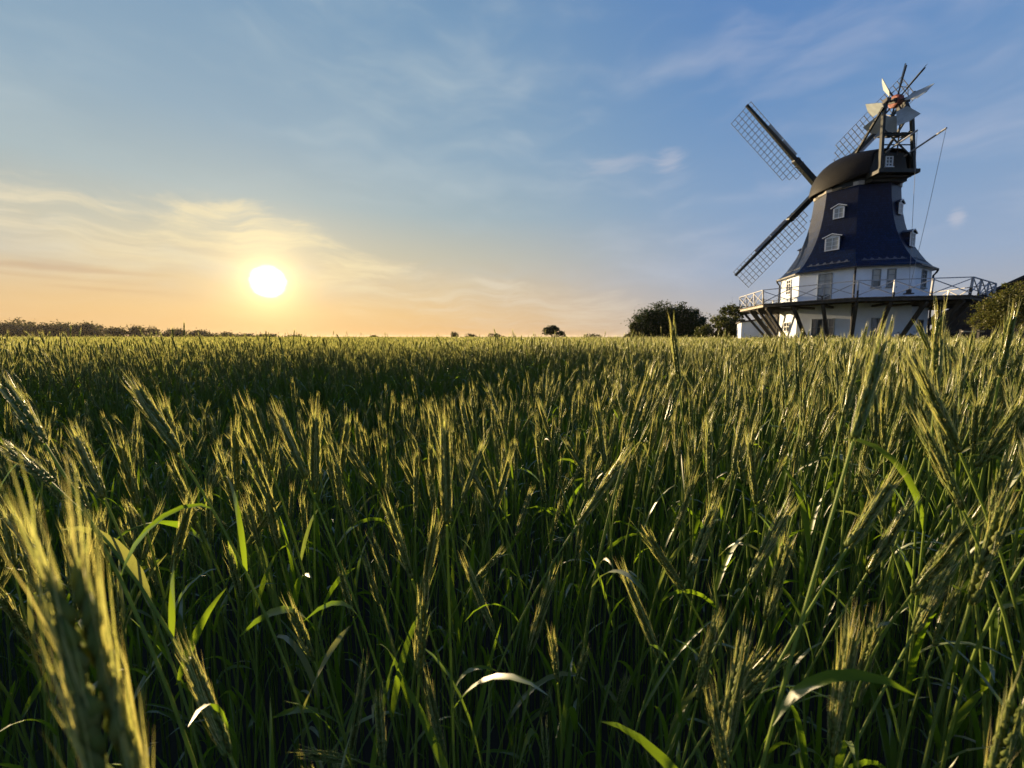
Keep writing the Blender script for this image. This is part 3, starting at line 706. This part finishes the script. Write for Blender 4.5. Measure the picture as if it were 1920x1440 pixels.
bn = tag(empty('wooden_fence', (20.75, 17.4, 0), .15), 'pale wooden fence rail on posts under the bronze-green tree', 'fence')
MB().box((-.6, -.05, 1.52), (.6, .03, 1.58)).build('rail', M['fascia'], bn)
MB().box((-.6, -.05, .8), (.6, .03, .88)).build('rail', M['fascia'], bn)
for x in (-.5, .5): MB().box((x - .05, .034, 0), (x + .05, .12, 1.64)).build('post', M['dark_wood'], bn)
# ------------------------------------------------------------------ rye
M['stem'] = leaf_material('rye_stem', [(.18, .25, .045), (.22, .29, .055), (.20, .26, .065)], .45, .4, .15, (1, 1, .4))
M['ear'] = leaf_material('rye_ear', [(.16, .21, .05), (.20, .24, .06), (.18, .225, .055), (.25, .26, .08)], .50, .5, .10, (1, .98, .45))
M['awn'] = leaf_material('rye_awn', [(.44, .50, .20), (.55, .56, .27), (.56, .50, .24), (.38, .48, .16)], .62, .4, .15, (1, .96, .52))
M['leaf'] = leaf_material('rye_leaf', [(.12, .21, .024), (.155, .24, .03), (.13, .22, .03), (.175, .255, .038)], .68, .5, .12, (1, 1, .28))
M['ripe_leaf'] = leaf_material('rye_leaf_pale', [(.23, .24, .09), (.20, .23, .08), (.15, .21, .05)], .55, .55, .12)
RYE_MATS = [M['stem'], M['ear'], M['awn'], M['leaf'], M['ripe_leaf']]

class Geo:
    """triangles gathered as arrays, with a material index for each"""
    def __init__(self): self.t = []; self.m = []
    def tri(self, a, mi): self.t.append(np.asarray(a, float).reshape(-1, 3, 3)); self.m.append(np.full(len(self.t[-1]), mi))
    def arr(self): return np.concatenate(self.t), np.concatenate(self.m)
def tri_mesh(name, T, Mi, mats, smooth=False):
    """indexed mesh (vertices merged) so that each blade, grain or awn is one island"""
    flat = np.round(T.reshape(-1, 3), 6); u, inv = np.unique(flat, axis=0, return_inverse=True); inv = inv.reshape(-1)
    me = bpy.data.meshes.new(name); me.vertices.add(len(u)); me.vertices.foreach_set('co', u.astype(np.float32).ravel())
    me.loops.add(len(inv)); me.loops.foreach_set('vertex_index', inv.astype(np.int32)); n = len(T)
    me.polygons.add(n); me.polygons.foreach_set('loop_start', np.arange(0, 3 * n, 3, dtype=np.int32))
    used = sorted(set(Mi.tolist())); remap = {m: i for i, m in enumerate(used)}
    for m in used: me.materials.append(mats[m])
    me.polygons.foreach_set('material_index', np.array([remap[m] for m in Mi], np.int32))
    if smooth: me.polygons.foreach_set('use_smooth', np.ones(n, bool))
    me.update(calc_edges=True); me.validate()
    return me

def nrmz(v): return v / (np.linalg.norm(v, axis=-1, keepdims=True) + 1e-12)
def frames(pts):
    d = nrmz(np.gradient(pts, axis=0)); s = np.zeros_like(d)
    ref = np.array([.37, .93, .02]); s0 = ref - d[0] * ref.dot(d[0]); s0 /= np.linalg.norm(s0)
    for i in range(len(d)): s0 = s0 - d[i] * s0.dot(d[i]); s0 /= np.linalg.norm(s0); s[i] = s0
    return d, s, np.cross(d, s)
def g_tube(G, pts, rad, n, mi):
    pts = np.asarray(pts); d, s, t = frames(pts); m = len(pts); rad = np.broadcast_to(rad, m)
    a = np.arange(n) * 2 * np.pi / n
    ring = pts[:, None] + rad[:, None, None] * (np.cos(a)[None, :, None] * s[:, None] + np.sin(a)[None, :, None] * t[:, None])
    A, B = ring[:-1], ring[1:]; A2, B2 = np.roll(A, -1, 1), np.roll(B, -1, 1)
    G.tri(np.stack([A, A2, B2], -2), mi); G.tri(np.stack([A, B2, B], -2), mi)
def g_ear(G, r, P, D, Sd, Td, L, rows=17, full=True, awn=.05, spread=.05):
    """P,D,S,T: functions of 0..1 along the ear; slim overlapping spikelets in four ranks, each with fine bristles"""
    spk = [];  aw = []
    for i in range(rows):
        f = (i + .3) / rows; p, d, s, t = P(f), D(f), Sd(f), Td(f)
        env = .62 + .38 * math.sin(math.pi * min(1, f * .9 + .12))
        for sg in (-1, 1):
            for q in (-1, 1):
                o = nrmz(s * sg * .8 + t * q * .65 + r.normal(size=3) * .2)
                ln = L * .15 * r.uniform(.8, 1.2); wd = L * .027 * env * r.uniform(.75, 1.2)
                b = p + o * L * .024 * env; ax = nrmz(d + o * r.uniform(.12, .26)); sd = nrmz(np.cross(ax, o)); ot = np.cross(sd, ax)
                tip = b + ax * ln; mid = b + ax * ln * .42
                v = [mid + sd * wd, mid + ot * wd * .8, mid - sd * wd, mid - ot * wd * .8]
                for k in range(4):
                    spk.append([b, v[k], v[(k + 1) % 4]]); spk.append([tip, v[(k + 1) % 4], v[k]])
                for k in range(2 if full else int(r.random() < .85)):         # bristles: thin bent blades, close to the ear
                    st_ = tip if k == 0 else mid + ot * wd * .6
                    la = awn * r.uniform(.65, 1.25) * (1 - .12 * f) * (1 if k == 0 else .75); a1 = nrmz(d + o * spread * r.uniform(.3, 2.4) + r.normal(size=3) * .04)
                    w = nrmz(np.cross(a1, r.normal(size=3))) * L * (.0026 if k == 0 else .0019)
                    m1 = st_ + a1 * la * .5; a2 = nrmz(a1 + d * .10 + r.normal(size=3) * .05); e1 = m1 + a2 * la * .5
                    aw += [[st_ - w, st_ + w, m1 + w * .6], [st_ - w, m1 + w * .6, m1 - w * .6], [m1 - w * .6, m1 + w * .6, e1]]
    G.tri(spk, 1); G.tri(aw, 2)
def g_leaf(G, r, base, out, L, w, rise, droop, twist, segs=7, mi=3):
    """folded ribbon that rises, bends over and hangs"""
    out = nrmz(np.asarray(out, float)); up = np.array([0, 0, 1.0]); side = nrmz(np.cross(out, up))
    p = np.array(base, float); ang = rise; C = []; Sd = []; Nn = []
    for i in range(segs + 1):
        f = i / segs
        d = out * math.cos(ang) + up * math.sin(ang); n0 = np.cross(side, d)
        tw = twist * f; sd = side * math.cos(tw) + n0 * math.sin(tw)
        C.append(p.copy()); Sd.append(sd); Nn.append(np.cross(sd, d)); p = p + d * L / segs; ang -= droop / segs * (.3 + 1.6 * f)
        side = nrmz(side + r.normal(size=3) * .03)
    C, Sd, Nn = np.array(C), np.array(Sd), np.array(Nn)
    f = np.linspace(0, 1, segs + 1); ww = w * np.clip(np.minimum(.55 + f * 2.2, 1.0), 0, 1) * np.sqrt(np.clip(1 - f ** 2.4, 0, 1)) * .5
    Lf, Rt = C + Sd * ww[:, None] + Nn * ww[:, None] * .25, C - Sd * ww[:, None] + Nn * ww[:, None] * .25
    for A, B in ((Lf, C), (C, Rt)):
        G.tri(np.stack([A[:-1], B[:-1], B[1:]], 1), mi); G.tri(np.stack([A[:-1], B[1:], A[1:]], 1), mi)

def bez(p0, p1, p2, p3, n):
    t = np.linspace(0, 1, n)[:, None]; return (1-t)**3*p0 + 3*(1-t)**2*t*p1 + 3*(1-t)*t*t*p2 + t**3*p3
def lerpf(arr):
    n = len(arr) - 1
    def f(x):
        x = min(max(x, 0), 1) * n; i = min(int(x), n - 1); return arr[i] + (arr[i + 1] - arr[i]) * (x - i)
    return f
def plant_parts(r, foot, earbase, eartip, n_leaves=4, rows=17, full=True, awn=.05, leaf_L=.20, leaf_w=.0115, stem_r=.0019, leaf_lo=.25, droop_sc=1.0):
    """one rye plant as separate triangle sets: stem, ear (with bristles), leaves. All in plant space."""
    foot, B, T = (np.asarray(x, float) for x in (foot, earbase, eartip))
    d = nrmz(T - B); H = B[2] - foot[2]
    st = bez(foot, foot + np.array([0, 0, H * .55]), B - d * H * .28, B, 14)
    Gs = Geo(); g_tube(Gs, st, np.linspace(stem_r * 1.3, stem_r * .8, 14), 5, 0)
    L = np.linalg.norm(T - B); sag = np.array([0, 0, -1.0]) * L * .06 * (1 - abs(d[2]))
    ep = bez(B, B + d * L * .33, B + d * L * .67 + sag * .3, T + sag, 9); D, Sx, Tx = frames(ep)
    tw = r.uniform(0, math.pi); S2 = Sx * math.cos(tw) + Tx * math.sin(tw); T2 = -Sx * math.sin(tw) + Tx * math.cos(tw)
    Ge = Geo(); g_ear(Ge, r, lerpf(ep), lerpf(D), lerpf(S2), lerpf(T2), L, rows, full, awn)
    leaves = []; a0 = r.uniform(0, 6.28)
    for i in range(n_leaves):
        f = leaf_lo + (.88 - leaf_lo) * (i + r.uniform(.0, .8)) / max(1, n_leaves); p = st[int(f * 13)]
        a = a0 + i * math.pi + r.normal() * .5
        g = Geo(); g_leaf(g, r, p, (math.cos(a), math.sin(a), 0), leaf_L * r.uniform(.7, 1.25), leaf_w * r.uniform(.7, 1.25), r.uniform(1.0, 1.42), r.uniform(.3, 2.6) * droop_sc, r.normal() * 1.1, 7, 4 if r.random() < .05 else 3)
        leaves.append(g)
    return Gs, Ge, leaves

def std_plant(r, H, lean, **kw):
    """upright plant of height H (to the ear base), leaning outwards in +X"""
    La = r.uniform(.085, .115); ang = math.radians(r.uniform(2, 17) + lean); off = H * r.uniform(.03, .12)
    d = np.array([math.sin(ang), r.normal() * .08, math.cos(ang)]); d /= np.linalg.norm(d)
    B = np.array([off, 0, H]); return plant_parts(r, (0, 0, 0), B, B + d * La, **kw)

# --- 1. the plants nearest the lens, each a thing of its own
def ray(px, py):
    P_ = math.radians(4.64); a = (px - 960) / 721; b = (690.5 - py) / 721
    return np.array([a, math.cos(P_) + b * math.sin(P_), b * math.cos(P_) - math.sin(P_)])
C0 = np.array(CAM)
def link_plant(name, Gs, Ge, leaves, label, group, loc=(0, 0, 0)):
    e = tag(empty(name, loc), label, 'rye plant', group)
    def mk(n, T, Mi, par):
        o = bpy.data.objects.new(n, tri_mesh(n, T, Mi, RYE_MATS)); COL.objects.link(o); o.parent = par; return o
    T, Mi = Gs.arr(); mk('stem', T, Mi, e)
    T, Mi = Ge.arr(); ear = mk('ear', T[Mi == 1], Mi[Mi == 1], e); mk('bristles', T[Mi == 2], Mi[Mi == 2], ear)
    for g in leaves: T, Mi = g.arr(); mk('leaf', T, Mi, e)
    return e

HERO = [  # bristle tip px, ear base px, label
    ((78, 905), (285, 1700), 'huge out-of-focus rye ear in the bottom left corner'),
    ((-8, 690), (84, 832), 'rye ear nodding in from the left edge at mid height'),
    ((-10, 815), (96, 905), 'rye ear lying low across the left edge below the nodding ear'),
    ((0, 930), (92, 1090), 'rye ear at the left edge behind the blurred ear'),
    ((130, 785), (196, 935), 'slender rye ear leaning left above the blurred corner ear'),
    ((238, 698), (335, 850), 'arching rye ear left of centre that reaches into the dark gap'),
    ((300, 735), (342, 880), 'rye ear just right of the arching one'),
    ((362, 915), (322, 1075), 'straight dark rye ear above the blurred corner'),
    ((120, 845), (165, 955), 'short rye ear with brown bristles near the left edge'),
    ((236, 935), (262, 1050), 'brown tipped rye ear leaning left in the lower left'),
    ((512, 748), (575, 900), 'curved bright-edged rye ear left of the centre pair'),
    ((592, 745), (590, 925), 'upright thick rye ear left of centre with bright edges'),
    ((655, 770), (640, 890), 'rye ear right of the thick upright one, tips spread'),
    ((448, 800), (515, 960), 'rye ear leaning left below the curved one'),
    ((492, 890), (522, 1030), 'rye ear leaning left at lower left centre'),
    ((832, 752), (838, 985), 'tall straight thick rye ear in the middle of the field'),
    ((912, 815), (866, 940), 'short rye ear leaning right beside the tall middle ear'),
    ((962, 838), (928, 960), 'rye ear leaning right, second beside the tall middle ear'),
    ((822, 950), (795, 1120), 'rye ear in shade below the tall middle ear'),
    ((1000, 905), (966, 1010), 'rye ear below centre leaning slightly right'),
    ((1228, 672), (1178, 835), 'rye ear leaning right right of centre, seen against distant crop'),
    ((1186, 832), (1082, 985), 'bright rye ear slanting strongly right in the centre right'),
    ((1258, 586), (1272, 712), 'thin lone rye ear standing above the horizon before the large dark tree'),
    ((1352, 920), (1288, 1090), 'rye ear slanting right at lower right centre'),
    ((1402, 808), (1368, 925), 'rye ear with straw tip right of centre'),
    ((1430, 700), (1425, 800), 'upright rye ear right of centre below the windmill annex'),
    ((1492, 922), (1402, 1095), 'straw tipped rye ear slanting right in the lower right'),
    ((1486, 985), (1436, 1165), 'upright brown tipped rye ear in the lower right'),
    ((1540, 690), (1505, 800), 'rye ear leaning right in front of the mill door'),
    ((1612, 640), (1580, 780), 'rye ear just left of the big pair before the windmill'),
    ((1668, 588), (1600, 828), 'big rye ear of the pair rising before the windmill wall'),
    ((1700, 630), (1712, 800), 'dark upright rye ear between the tall ones at the right'),
    ((1764, 556), (1752, 752), 'tallest rye ear, rising before the gallery at the right'),
    ((1700, 640), (1800, 850), 'thick dark rye ear leaning left at the right'),
    ((1692, 868), (1588, 1030), 'brown tipped rye ear slanting right at the right'),
    ((1724, 918), (1626, 1075), 'straw coloured rye ear with long bristles slanting right'),
    ((1806, 1015), (1712, 1190), 'yellow rye ear slanting right near the right edge'),
    ((1602, 1130), (1560, 1420), 'large yellow-green rye ear at the lower right edge of the picture'),
    ((1650, 1135), (1602, 1330), 'rye ear behind the large yellow-green one at lower right'),
    ((1402, 1155), (1352, 1440), 'large dim rye ear at the bottom right of centre'),
    ((1330, 1085), (1372, 1240), 'thin rye ear leaning left at the bottom right of centre'),
    ((1158, 1045), (1240, 1240), 'rye ear leaning left in the dark lower centre'),
    ((866, 1035), (930, 1195), 'rye ear with forked tips leaning left in the dark lower centre'),
    ((1040, 1060), (990, 1230), 'thin rye ear leaning right in the dark lower centre'),
    ((794, 1248), (836, 1452), 'golden tipped rye ear at the bottom centre'),
    ((686, 1225), (656, 1430), 'dim thick rye ear left of the golden one at the bottom'),
    ((332, 1180), (432, 1420), 'bright edged rye ear leaning left beside a lit blade at bottom left'),
    ((735, 1370), (775, 1480), 'rye ear only just showing at the bottom edge'),
    ((1215, 1395), (1180, 1520), 'reddish bristle tips at the bottom edge, right of centre'),
    ((1880, 690), (1838, 800), 'rye ear leaning right near the right edge below the outbuilding'),
    ((1915, 800), (1868, 960), 'rye ear leaning right at the right edge'),
    ((1850, 950), (1800, 1080), 'short straw tipped rye ear near the right edge'),
    ((1905, 1030), (1895, 1170), 'dim rye ear against the right edge'),
]
hero_xy = []
for i, (tp, bp, lab) in enumerate(HERO):
    r = np.random.default_rng(900 + i)
    dt, db = ray(*tp), ray(*bp)
    La = r.uniform(.108, .13) if i > 0 else .13
    total = La + .045                                   # ear and bristles together
    k = 1 + r.uniform(-.06, .10)                        # the tip a little farther or nearer than the base
    dist = total / np.linalg.norm(dt * k - db)
    B = C0 + db * dist; Tt = C0 + dt * dist * k
    ax = nrmz(Tt - B); T = B + ax * La
    foot = np.array([B[0] - ax[0] * .42 + r.normal() * .02, B[1] - ax[1] * .3 + .02, 0.0])
    if foot[1] < .12: foot[1] = .12 + r.uniform(0, .1)
    hero_xy.append(foot[:2])
    Gs, Ge, lv = plant_parts(r, foot, B, T, n_leaves=3, rows=28 if i < 1 else 24, awn=.05 if i < 1 else .044, leaf_lo=.30, leaf_L=.17)
    link_plant('rye_plant', Gs, Ge, lv, lab, 'large front rye plants')

# --- 2. shared variants for the other near plants
NEARV = 16
vr = np.random.default_rng(77); variants = []
for i in range(NEARV):
    variants.append(std_plant(vr, vr.uniform(.92, 1.02), 0 if i % 4 else 16, n_leaves=int(vr.integers(1, 4)), rows=19, full=False, awn=.039, leaf_L=.165, leaf_w=.0095, leaf_lo=.18))
def join_parts(parts):
    Gs, Ge, lv = parts; T = []; Mi = []
    for g in [Gs, Ge] + lv: a, b = g.arr(); T.append(a); Mi.append(b)
    return np.concatenate(T), np.concatenate(Mi)

# canopy height (to the ear base) over the field, with a wheel track running across it
def track(x, y):
    """0..1: inside the tramline gap that crosses the field from the left to the middle"""
    ny, nx = .91, -.41                                   # normal of the track line
    d = (x - (-1.6)) * nx + (y - 2.55) * ny
    along = (x + 1.6) * .91 + (y - 2.55) * .41
    wdt = .46 + .08 * math.sin(along * 2.1)
    f = max(0, 1 - abs(d) / wdt); f = min(1, f * 2.2)
    return f * min(1, max(0, (3.6 - along) / 2.2))
def canopy(x, y, r):
    """height of the ear bases: lower a few steps out, full height beyond four metres"""
    az_ = math.degrees(math.atan2(x, y)); d = math.hypot(x, y)
    h = float(np.interp(d, [0, .5, .9, 1.5, 2.6, 3.6, 4.6], [.78, .86, .94, .92, .94, .98, 1.02]))
    hollow = float(np.interp(d, [.9, 1.5, 3.2, 4.0], [0, 1, 1, 0])) * float(np.interp(az_, [-75, -55, -8, 14], [.6, 1, .9, 0]))
    h -= .13 * hollow                                     # lower, thinner stand on the sunward side
    h += .035 * math.sin(x * 1.9 + 1) * math.sin(y * 1.7)
    right = min(1, max(0, (az_ - 22) / 22)) * min(1, max(0, (4.4 - d) / 1.5))
    return h + .13 * right

# near individuals: share the variants' meshes
nvm = []
for Gs, Ge, lv in variants:
    T, Mi = Ge.arr()
    nvm.append((tri_mesh('stem', *Gs.arr(), RYE_MATS), tri_mesh('ear', T[Mi == 1], Mi[Mi == 1], RYE_MATS), tri_mesh('bristles', T[Mi == 2], Mi[Mi == 2], RYE_MATS), [tri_mesh('leaf', *g.arr(), RYE_MATS) for g in lv]))
nr = np.random.default_rng(55); taken = [tuple(h) for h in hero_xy]; count = 0; near_pts = []
tries = 0
while count < 243 and tries < 40000:
    tries += 1
    d = nr.uniform(.42, 1.5); a = math.radians(nr.uniform(-62, 62)); x, y = d * math.sin(a), d * math.cos(a)
    if d < .85 and x < -.25 and y < .75: continue
    if any((x - q[0]) ** 2 + (y - q[1]) ** 2 < .052 ** 2 for q in taken): continue
    taken.append((x, y)); count += 1
    vi = int(nr.integers(NEARV)); sm, em, bm_, lms = nvm[vi]
    base_h = canopy(x, y, nr) + nr.normal() * .06
    if d < .75: base_h -= nr.uniform(.0, .30)
    if d < .6: base_h -= .06
    if x < .7 and .6 < d < 1.3: base_h -= nr.uniform(0, .14)
    base_h = min(base_h, 1.05)
    sc = base_h / .97
    # lean away from the centre line of the view on the far left and right, else by the breeze
    rz = nr.uniform(0, 6.28) if nr.random() < .45 else (nr.normal() * .5 if x > .1 else math.pi + nr.normal() * .6)
    e = tag(empty('rye_plant', (x, y, 0), rz), None, 'rye plant')
    zone = int(np.interp(math.degrees(math.atan2(x, y)), [-62, 62], [0, 4.999])); ht_ = 'taller' if base_h > .88 else 'shorter'
    where = ('at the left edge', 'left of centre', 'in the middle', 'right of centre', 'at the right edge')[zone]
    e['label'] = '%s rye plant of the front rows %s, between the large ears' % (ht_, where); e['group'] = '%s front rye plants %s' % (ht_, where)
    e.scale = (1, 1, sc) if sc < 1 else (sc, sc, sc)
    for nm, me in (('stem', sm), ('ear', em)):
        o = bpy.data.objects.new(nm, me); COL.objects.link(o); o.parent = e
    b2 = bpy.data.objects.new('bristles', bm_); COL.objects.link(b2); b2.parent = o
    for me in lms:
        o = bpy.data.objects.new('leaf', me); COL.objects.link(o); o.parent = e

# --- 3. the rest of the field: one mass, instanced from single plants (near) and patches of plants (far)
LIB = bpy.data.collections.new('rye_library')            # not linked to the scene: only feeds the field
lib_names = []
def lib(name, T, Mi):
    o = bpy.data.objects.new(name, tri_mesh(name, T, Mi, RYE_MATS)); LIB.objects.link(o); lib_names.append(name); return len(lib_names) - 1
V_NEAR = [lib('rye_a%02d' % i, *join_parts(p)) for i, p in enumerate(variants)]
V_LEAFY = []
for i in range(5):                                        # short green shoots without ears
    G = Geo(); a0 = vr.uniform(0, 6.28); H = vr.uniform(.5, .7)
    st = bez(np.zeros(3), np.array([0, 0, H * .5]), np.array([.03, 0, H * .8]), np.array([.06, .02, H]), 8); g_tube(G, st, np.linspace(.0022, .0012, 8), 4, 0)
    for k in range(4):
        a = a0 + k * 2.4; g_leaf(G, vr, st[2 + k], (math.cos(a), math.sin(a), 0), vr.uniform(.13, .24), .0085, vr.uniform(1.15, 1.5), vr.uniform(.1, 1.7), vr.normal(), 7)
    V_LEAFY.append(lib('rye_b%02d' % i, *G.arr()))

def simple_plant(G, r, x, y, H, lod):
    az_ = r.uniform(0, 2 * np.pi); tilt = math.radians(abs(r.normal()) * 9 + 3); ld = np.array([math.cos(az_), math.sin(az_), 0])
    foot = np.array([x, y, H * (.35 if lod else 0)]); B = np.array([x, y, H]) + ld * .07; d = nrmz(ld * math.sin(tilt) + np.array([0, 0, math.cos(tilt)])); L = r.uniform(.085, .115)
    w = .0022 if lod == 0 else .0035
    sx = nrmz(np.cross(d, r.normal(size=3)))
    if lod == 0:
        sy = np.cross(d, sx)
        for q in (sx, sy): G.tri([[foot - q * w, foot + q * w, B + q * w], [foot - q * w, B + q * w, B - q * w]], 0)
    else: G.tri([[foot - sx * w, foot + sx * w, B]], 0)
    n = 5 if lod == 0 else 3
    a = np.arange(n) * 2 * np.pi / n; sy = np.cross(d, sx); rad = .0065 if lod == 0 else .009
    ring = lambda c, rr: c + rr * (np.cos(a)[:, None] * sx + np.sin(a)[:, None] * sy)
    r1, r2 = ring(B + d * L * .3, rad), ring(B + d * L * .75, rad * .8); tip = B + d * L * 1.05
    for k in range(n):
        k2 = (k + 1) % n
        G.tri([[B, r1[k2], r1[k]], [r1[k], r1[k2], r2[k2]], [r1[k], r2[k2], r2[k]], [r2[k], r2[k2], tip]], 1)
    na = 18 if lod == 0 else 6; wa = .0009 if lod == 0 else .0032
    T = []
    for k in range(na):
        f = r.uniform(.1, 1); aa = r.uniform(0, 6.28); o = math.cos(aa) * sx + math.sin(aa) * sy
        p = B + d * L * f + o * rad * .8; e = p + nrmz(d + o * r.uniform(.05, .18)) * r.uniform(.035, .055); ww = nrmz(np.cross(d, r.normal(size=3))) * wa
        T.append([p - ww, p + ww, e])
    G.tri(T, 2)
    for k in range(3 if lod == 0 else 1):
        f = r.uniform(.35, .9); aa = r.uniform(0, 6.28); o = np.array([math.cos(aa), math.sin(aa), 0]); p = foot + (B - foot) * f; l = r.uniform(.13, .22)
        m = p + (o * .5 + np.array([0, 0, .8])) * l * .5; e = m + (o * .9 + np.array([0, 0, r.uniform(-.7, .4)])) * l * .5; s = np.cross(o, [0, 0, 1]) * (.0055 if lod == 0 else .009)
        G.tri([[p - s * .5, p + s * .5, m + s], [p - s * .5, m + s, m - s], [m - s, m + s, e]], 3)
def patch(name, size, n, lod, seed):
    r = np.random.default_rng(seed); G = Geo()
    for i in range(n):
        x, y = r.uniform(-size / 2, size / 2, 2); simple_plant(G, r, x, y, 1.0 + r.normal() * .06 + (r.uniform(.03, .18) if r.random() < .04 else 0) + .03 * math.sin(x * 5) * math.sin(y * 4 + seed), lod)
    return lib(name, *G.arr())
V_MID = [patch('rye_c%02d' % i, 1.0, 250, 0, 300 + i) for i in range(6)]
V_FAR = [patch('rye_d%02d' % i, 4.0, 1500, 1, 400 + i) for i in range(4)]

EDGE = [(-420, -30), (60, -30), (60, 8), (40, 13.5), (27, 17.6), (19.2, 21.0), (17.2, 25.5), (18.2, 34.0), (20, 42), (17, 57), (8, 108), (-8, 235), (-420, 330)]
def in_field(x, y):
    ins = False; n = len(EDGE)
    for i in range(n):
        (x0, y0), (x1, y1) = EDGE[i], EDGE[(i + 1) % n]
        if (y0 > y) != (y1 > y) and x < (x1 - x0) * (y - y0) / (y1 - y0) + x0: ins = not ins
    return ins
pts = []; vid = []; rot = []; scl = []
fr2 = np.random.default_rng(123)
def put(x, y, v, rz, s, sz, tilt=(0, 0)): pts.append((x, y, 0)); vid.append(v); rot.append((tilt[0], tilt[1], rz)); scl.append((s, s, sz))
R_NEAR, R_MID = 5.5, 24.0
# single plants
cell = .066
for ix in range(int(-R_NEAR * 1.25 / cell), int(R_NEAR * 1.25 / cell)):
    for iy in range(int(-1.0 / cell), int(R_NEAR / cell) + 1):
        x, y = (ix + fr2.uniform(0, 1)) * cell, (iy + fr2.uniform(0, 1)) * cell
        d = math.hypot(x, y)
        if d > R_NEAR * 1.18 or (round(x - .5) != round(x - .5)): continue
        if max(abs(x), abs(y)) > R_NEAR or d < .40: continue
        if y < .25 and d < .6: continue
        tr = track(x, y); u = fr2.random()
        if d < 1.5 and u < .42: continue
        if d < .8 and x < -.2: continue
        if u < .72 * tr: continue
        h = canopy(x, y, fr2) + fr2.normal() * .06 - .30 * tr + (fr2.uniform(.03, .12) if fr2.random() < .05 and d > 2 else 0)
        if d < .75: h -= fr2.uniform(0, .3)
        green = .42 * float(np.interp(d, [0, 1.4, 1.8, 3.2, 4.2], [1.4, 1.3, 1, 1, .2])) * (1 if x < 1.5 else .5)
        if tr > .3 or fr2.random() < green: 
            put(x, y, V_LEAFY[int(fr2.integers(len(V_LEAFY)))], fr2.uniform(0, 6.28), 1, fr2.uniform(.9, 1.35) * (1 - .3 * tr))
            if tr <= .3: continue
        if tr > .75: continue
        rz = fr2.uniform(0, 6.28) if fr2.random() < .55 else (fr2.normal() * .6 if x > .1 else math.pi + fr2.normal() * .6)
        s = h / .97; put(x, y, V_NEAR[int(fr2.integers(NEARV))], rz, 1 if s < 1 else s, s, (fr2.normal() * .04, fr2.normal() * .04))
# 1 m patches, then 4 m patches
for ix in range(-60, 61):
    for iy in range(-6, 61):
        x, y = ix + .5, iy + .5
        if max(abs(x), abs(y)) < R_NEAR or max(abs(x), abs(y)) > R_MID or y < -4: continue
        if not in_field(x, y): continue
        put(x, y, V_MID[int(fr2.integers(len(V_MID)))], int(fr2.integers(4)) * math.pi / 2, 1, fr2.uniform(.975, 1.03))
for ix in range(-105, 20):
    for iy in range(-4, 85):
        x, y = ix * 4 + 2.0, iy * 4 + 2.0
        if max(abs(x), abs(y)) < R_MID or not in_field(x, y): continue
        if math.hypot(x, y) > 140 and x < -1.5 * y: continue
        put(x, y, V_FAR[int(fr2.integers(len(V_FAR)))], int(fr2.integers(4)) * math.pi / 2, 1, fr2.uniform(.97, 1.04))
me = bpy.data.meshes.new('rye_field'); me.from_pydata(pts, [], [])
for nm, ty, data in (('vid', 'INT', vid), ('rot', 'FLOAT_VECTOR', rot), ('scl', 'FLOAT_VECTOR', scl)):
    at = me.attributes.new(nm, ty, 'POINT')
    at.data.foreach_set('value' if ty == 'INT' else 'vector', np.array(data, np.int32 if ty == 'INT' else np.float32).ravel())
field = bpy.data.objects.new('rye_field', me); COL.objects.link(field)
tag(field, 'green and golden rye field stretching to the horizon', 'rye field', kind='stuff')
ng = bpy.data.node_groups.new('sow_rye', 'GeometryNodeTree')
ng.interface.new_socket('Geometry', in_out='INPUT', socket_type='NodeSocketGeometry'); ng.interface.new_socket('Geometry', in_out='OUTPUT', socket_type='NodeSocketGeometry')
gi, go = ng.nodes.new('NodeGroupInput'), ng.nodes.new('NodeGroupOutput')
ci = ng.nodes.new('GeometryNodeCollectionInfo'); ci.inputs['Collection'].default_value = LIB
ci.inputs['Separate Children'].default_value = True; ci.inputs['Reset Children'].default_value = True
ip = ng.nodes.new('GeometryNodeInstanceOnPoints'); ip.inputs['Pick Instance'].default_value = True
def attr(nm, ty):
    n = ng.nodes.new('GeometryNodeInputNamedAttribute'); n.data_type = ty; n.inputs['Name'].default_value = nm; return n.outputs['Attribute']
e2r = ng.nodes.new('FunctionNodeEulerToRotation')
ng.links.new(gi.outputs[0], ip.inputs['Points']); ng.links.new(ci.outputs[0], ip.inputs['Instance'])
ng.links.new(attr('vid', 'INT'), ip.inputs['Instance Index']); ng.links.new(attr('rot', 'FLOAT_VECTOR'), e2r.inputs[0]); ng.links.new(e2r.outputs[0], ip.inputs['Rotation'])
ng.links.new(attr('scl', 'FLOAT_VECTOR'), ip.inputs['Scale']); ng.links.new(ip.outputs[0], go.inputs[0])
field.modifiers.new('sow', 'NODES').node_group = ng
print('RYE', len(pts), 'instances; library tris', sum(len(o.data.polygons) for o in LIB.objects))
M['haze'] = bpy.data.materials.new('haze'); M['haze'].use_nodes = True
HN = Nodes(M['haze'].node_tree); HN.n.clear()
pv = HN.new('ShaderNodeVolumePrincipled'); pv.inputs['Color'].default_value = (1, .88, .72, 1); pv.inputs['Density'].default_value = .00006; pv.inputs['Anisotropy'].default_value = .2
ho = HN.new('ShaderNodeOutputMaterial'); HN.l.new(pv.outputs[0], ho.inputs['Volume'])
tag(MB().box((-4100, -400, -1), (4100, 6100, 24)).build('haze', M['haze']), 'thin evening haze over the field', 'haze', kind='stuff')
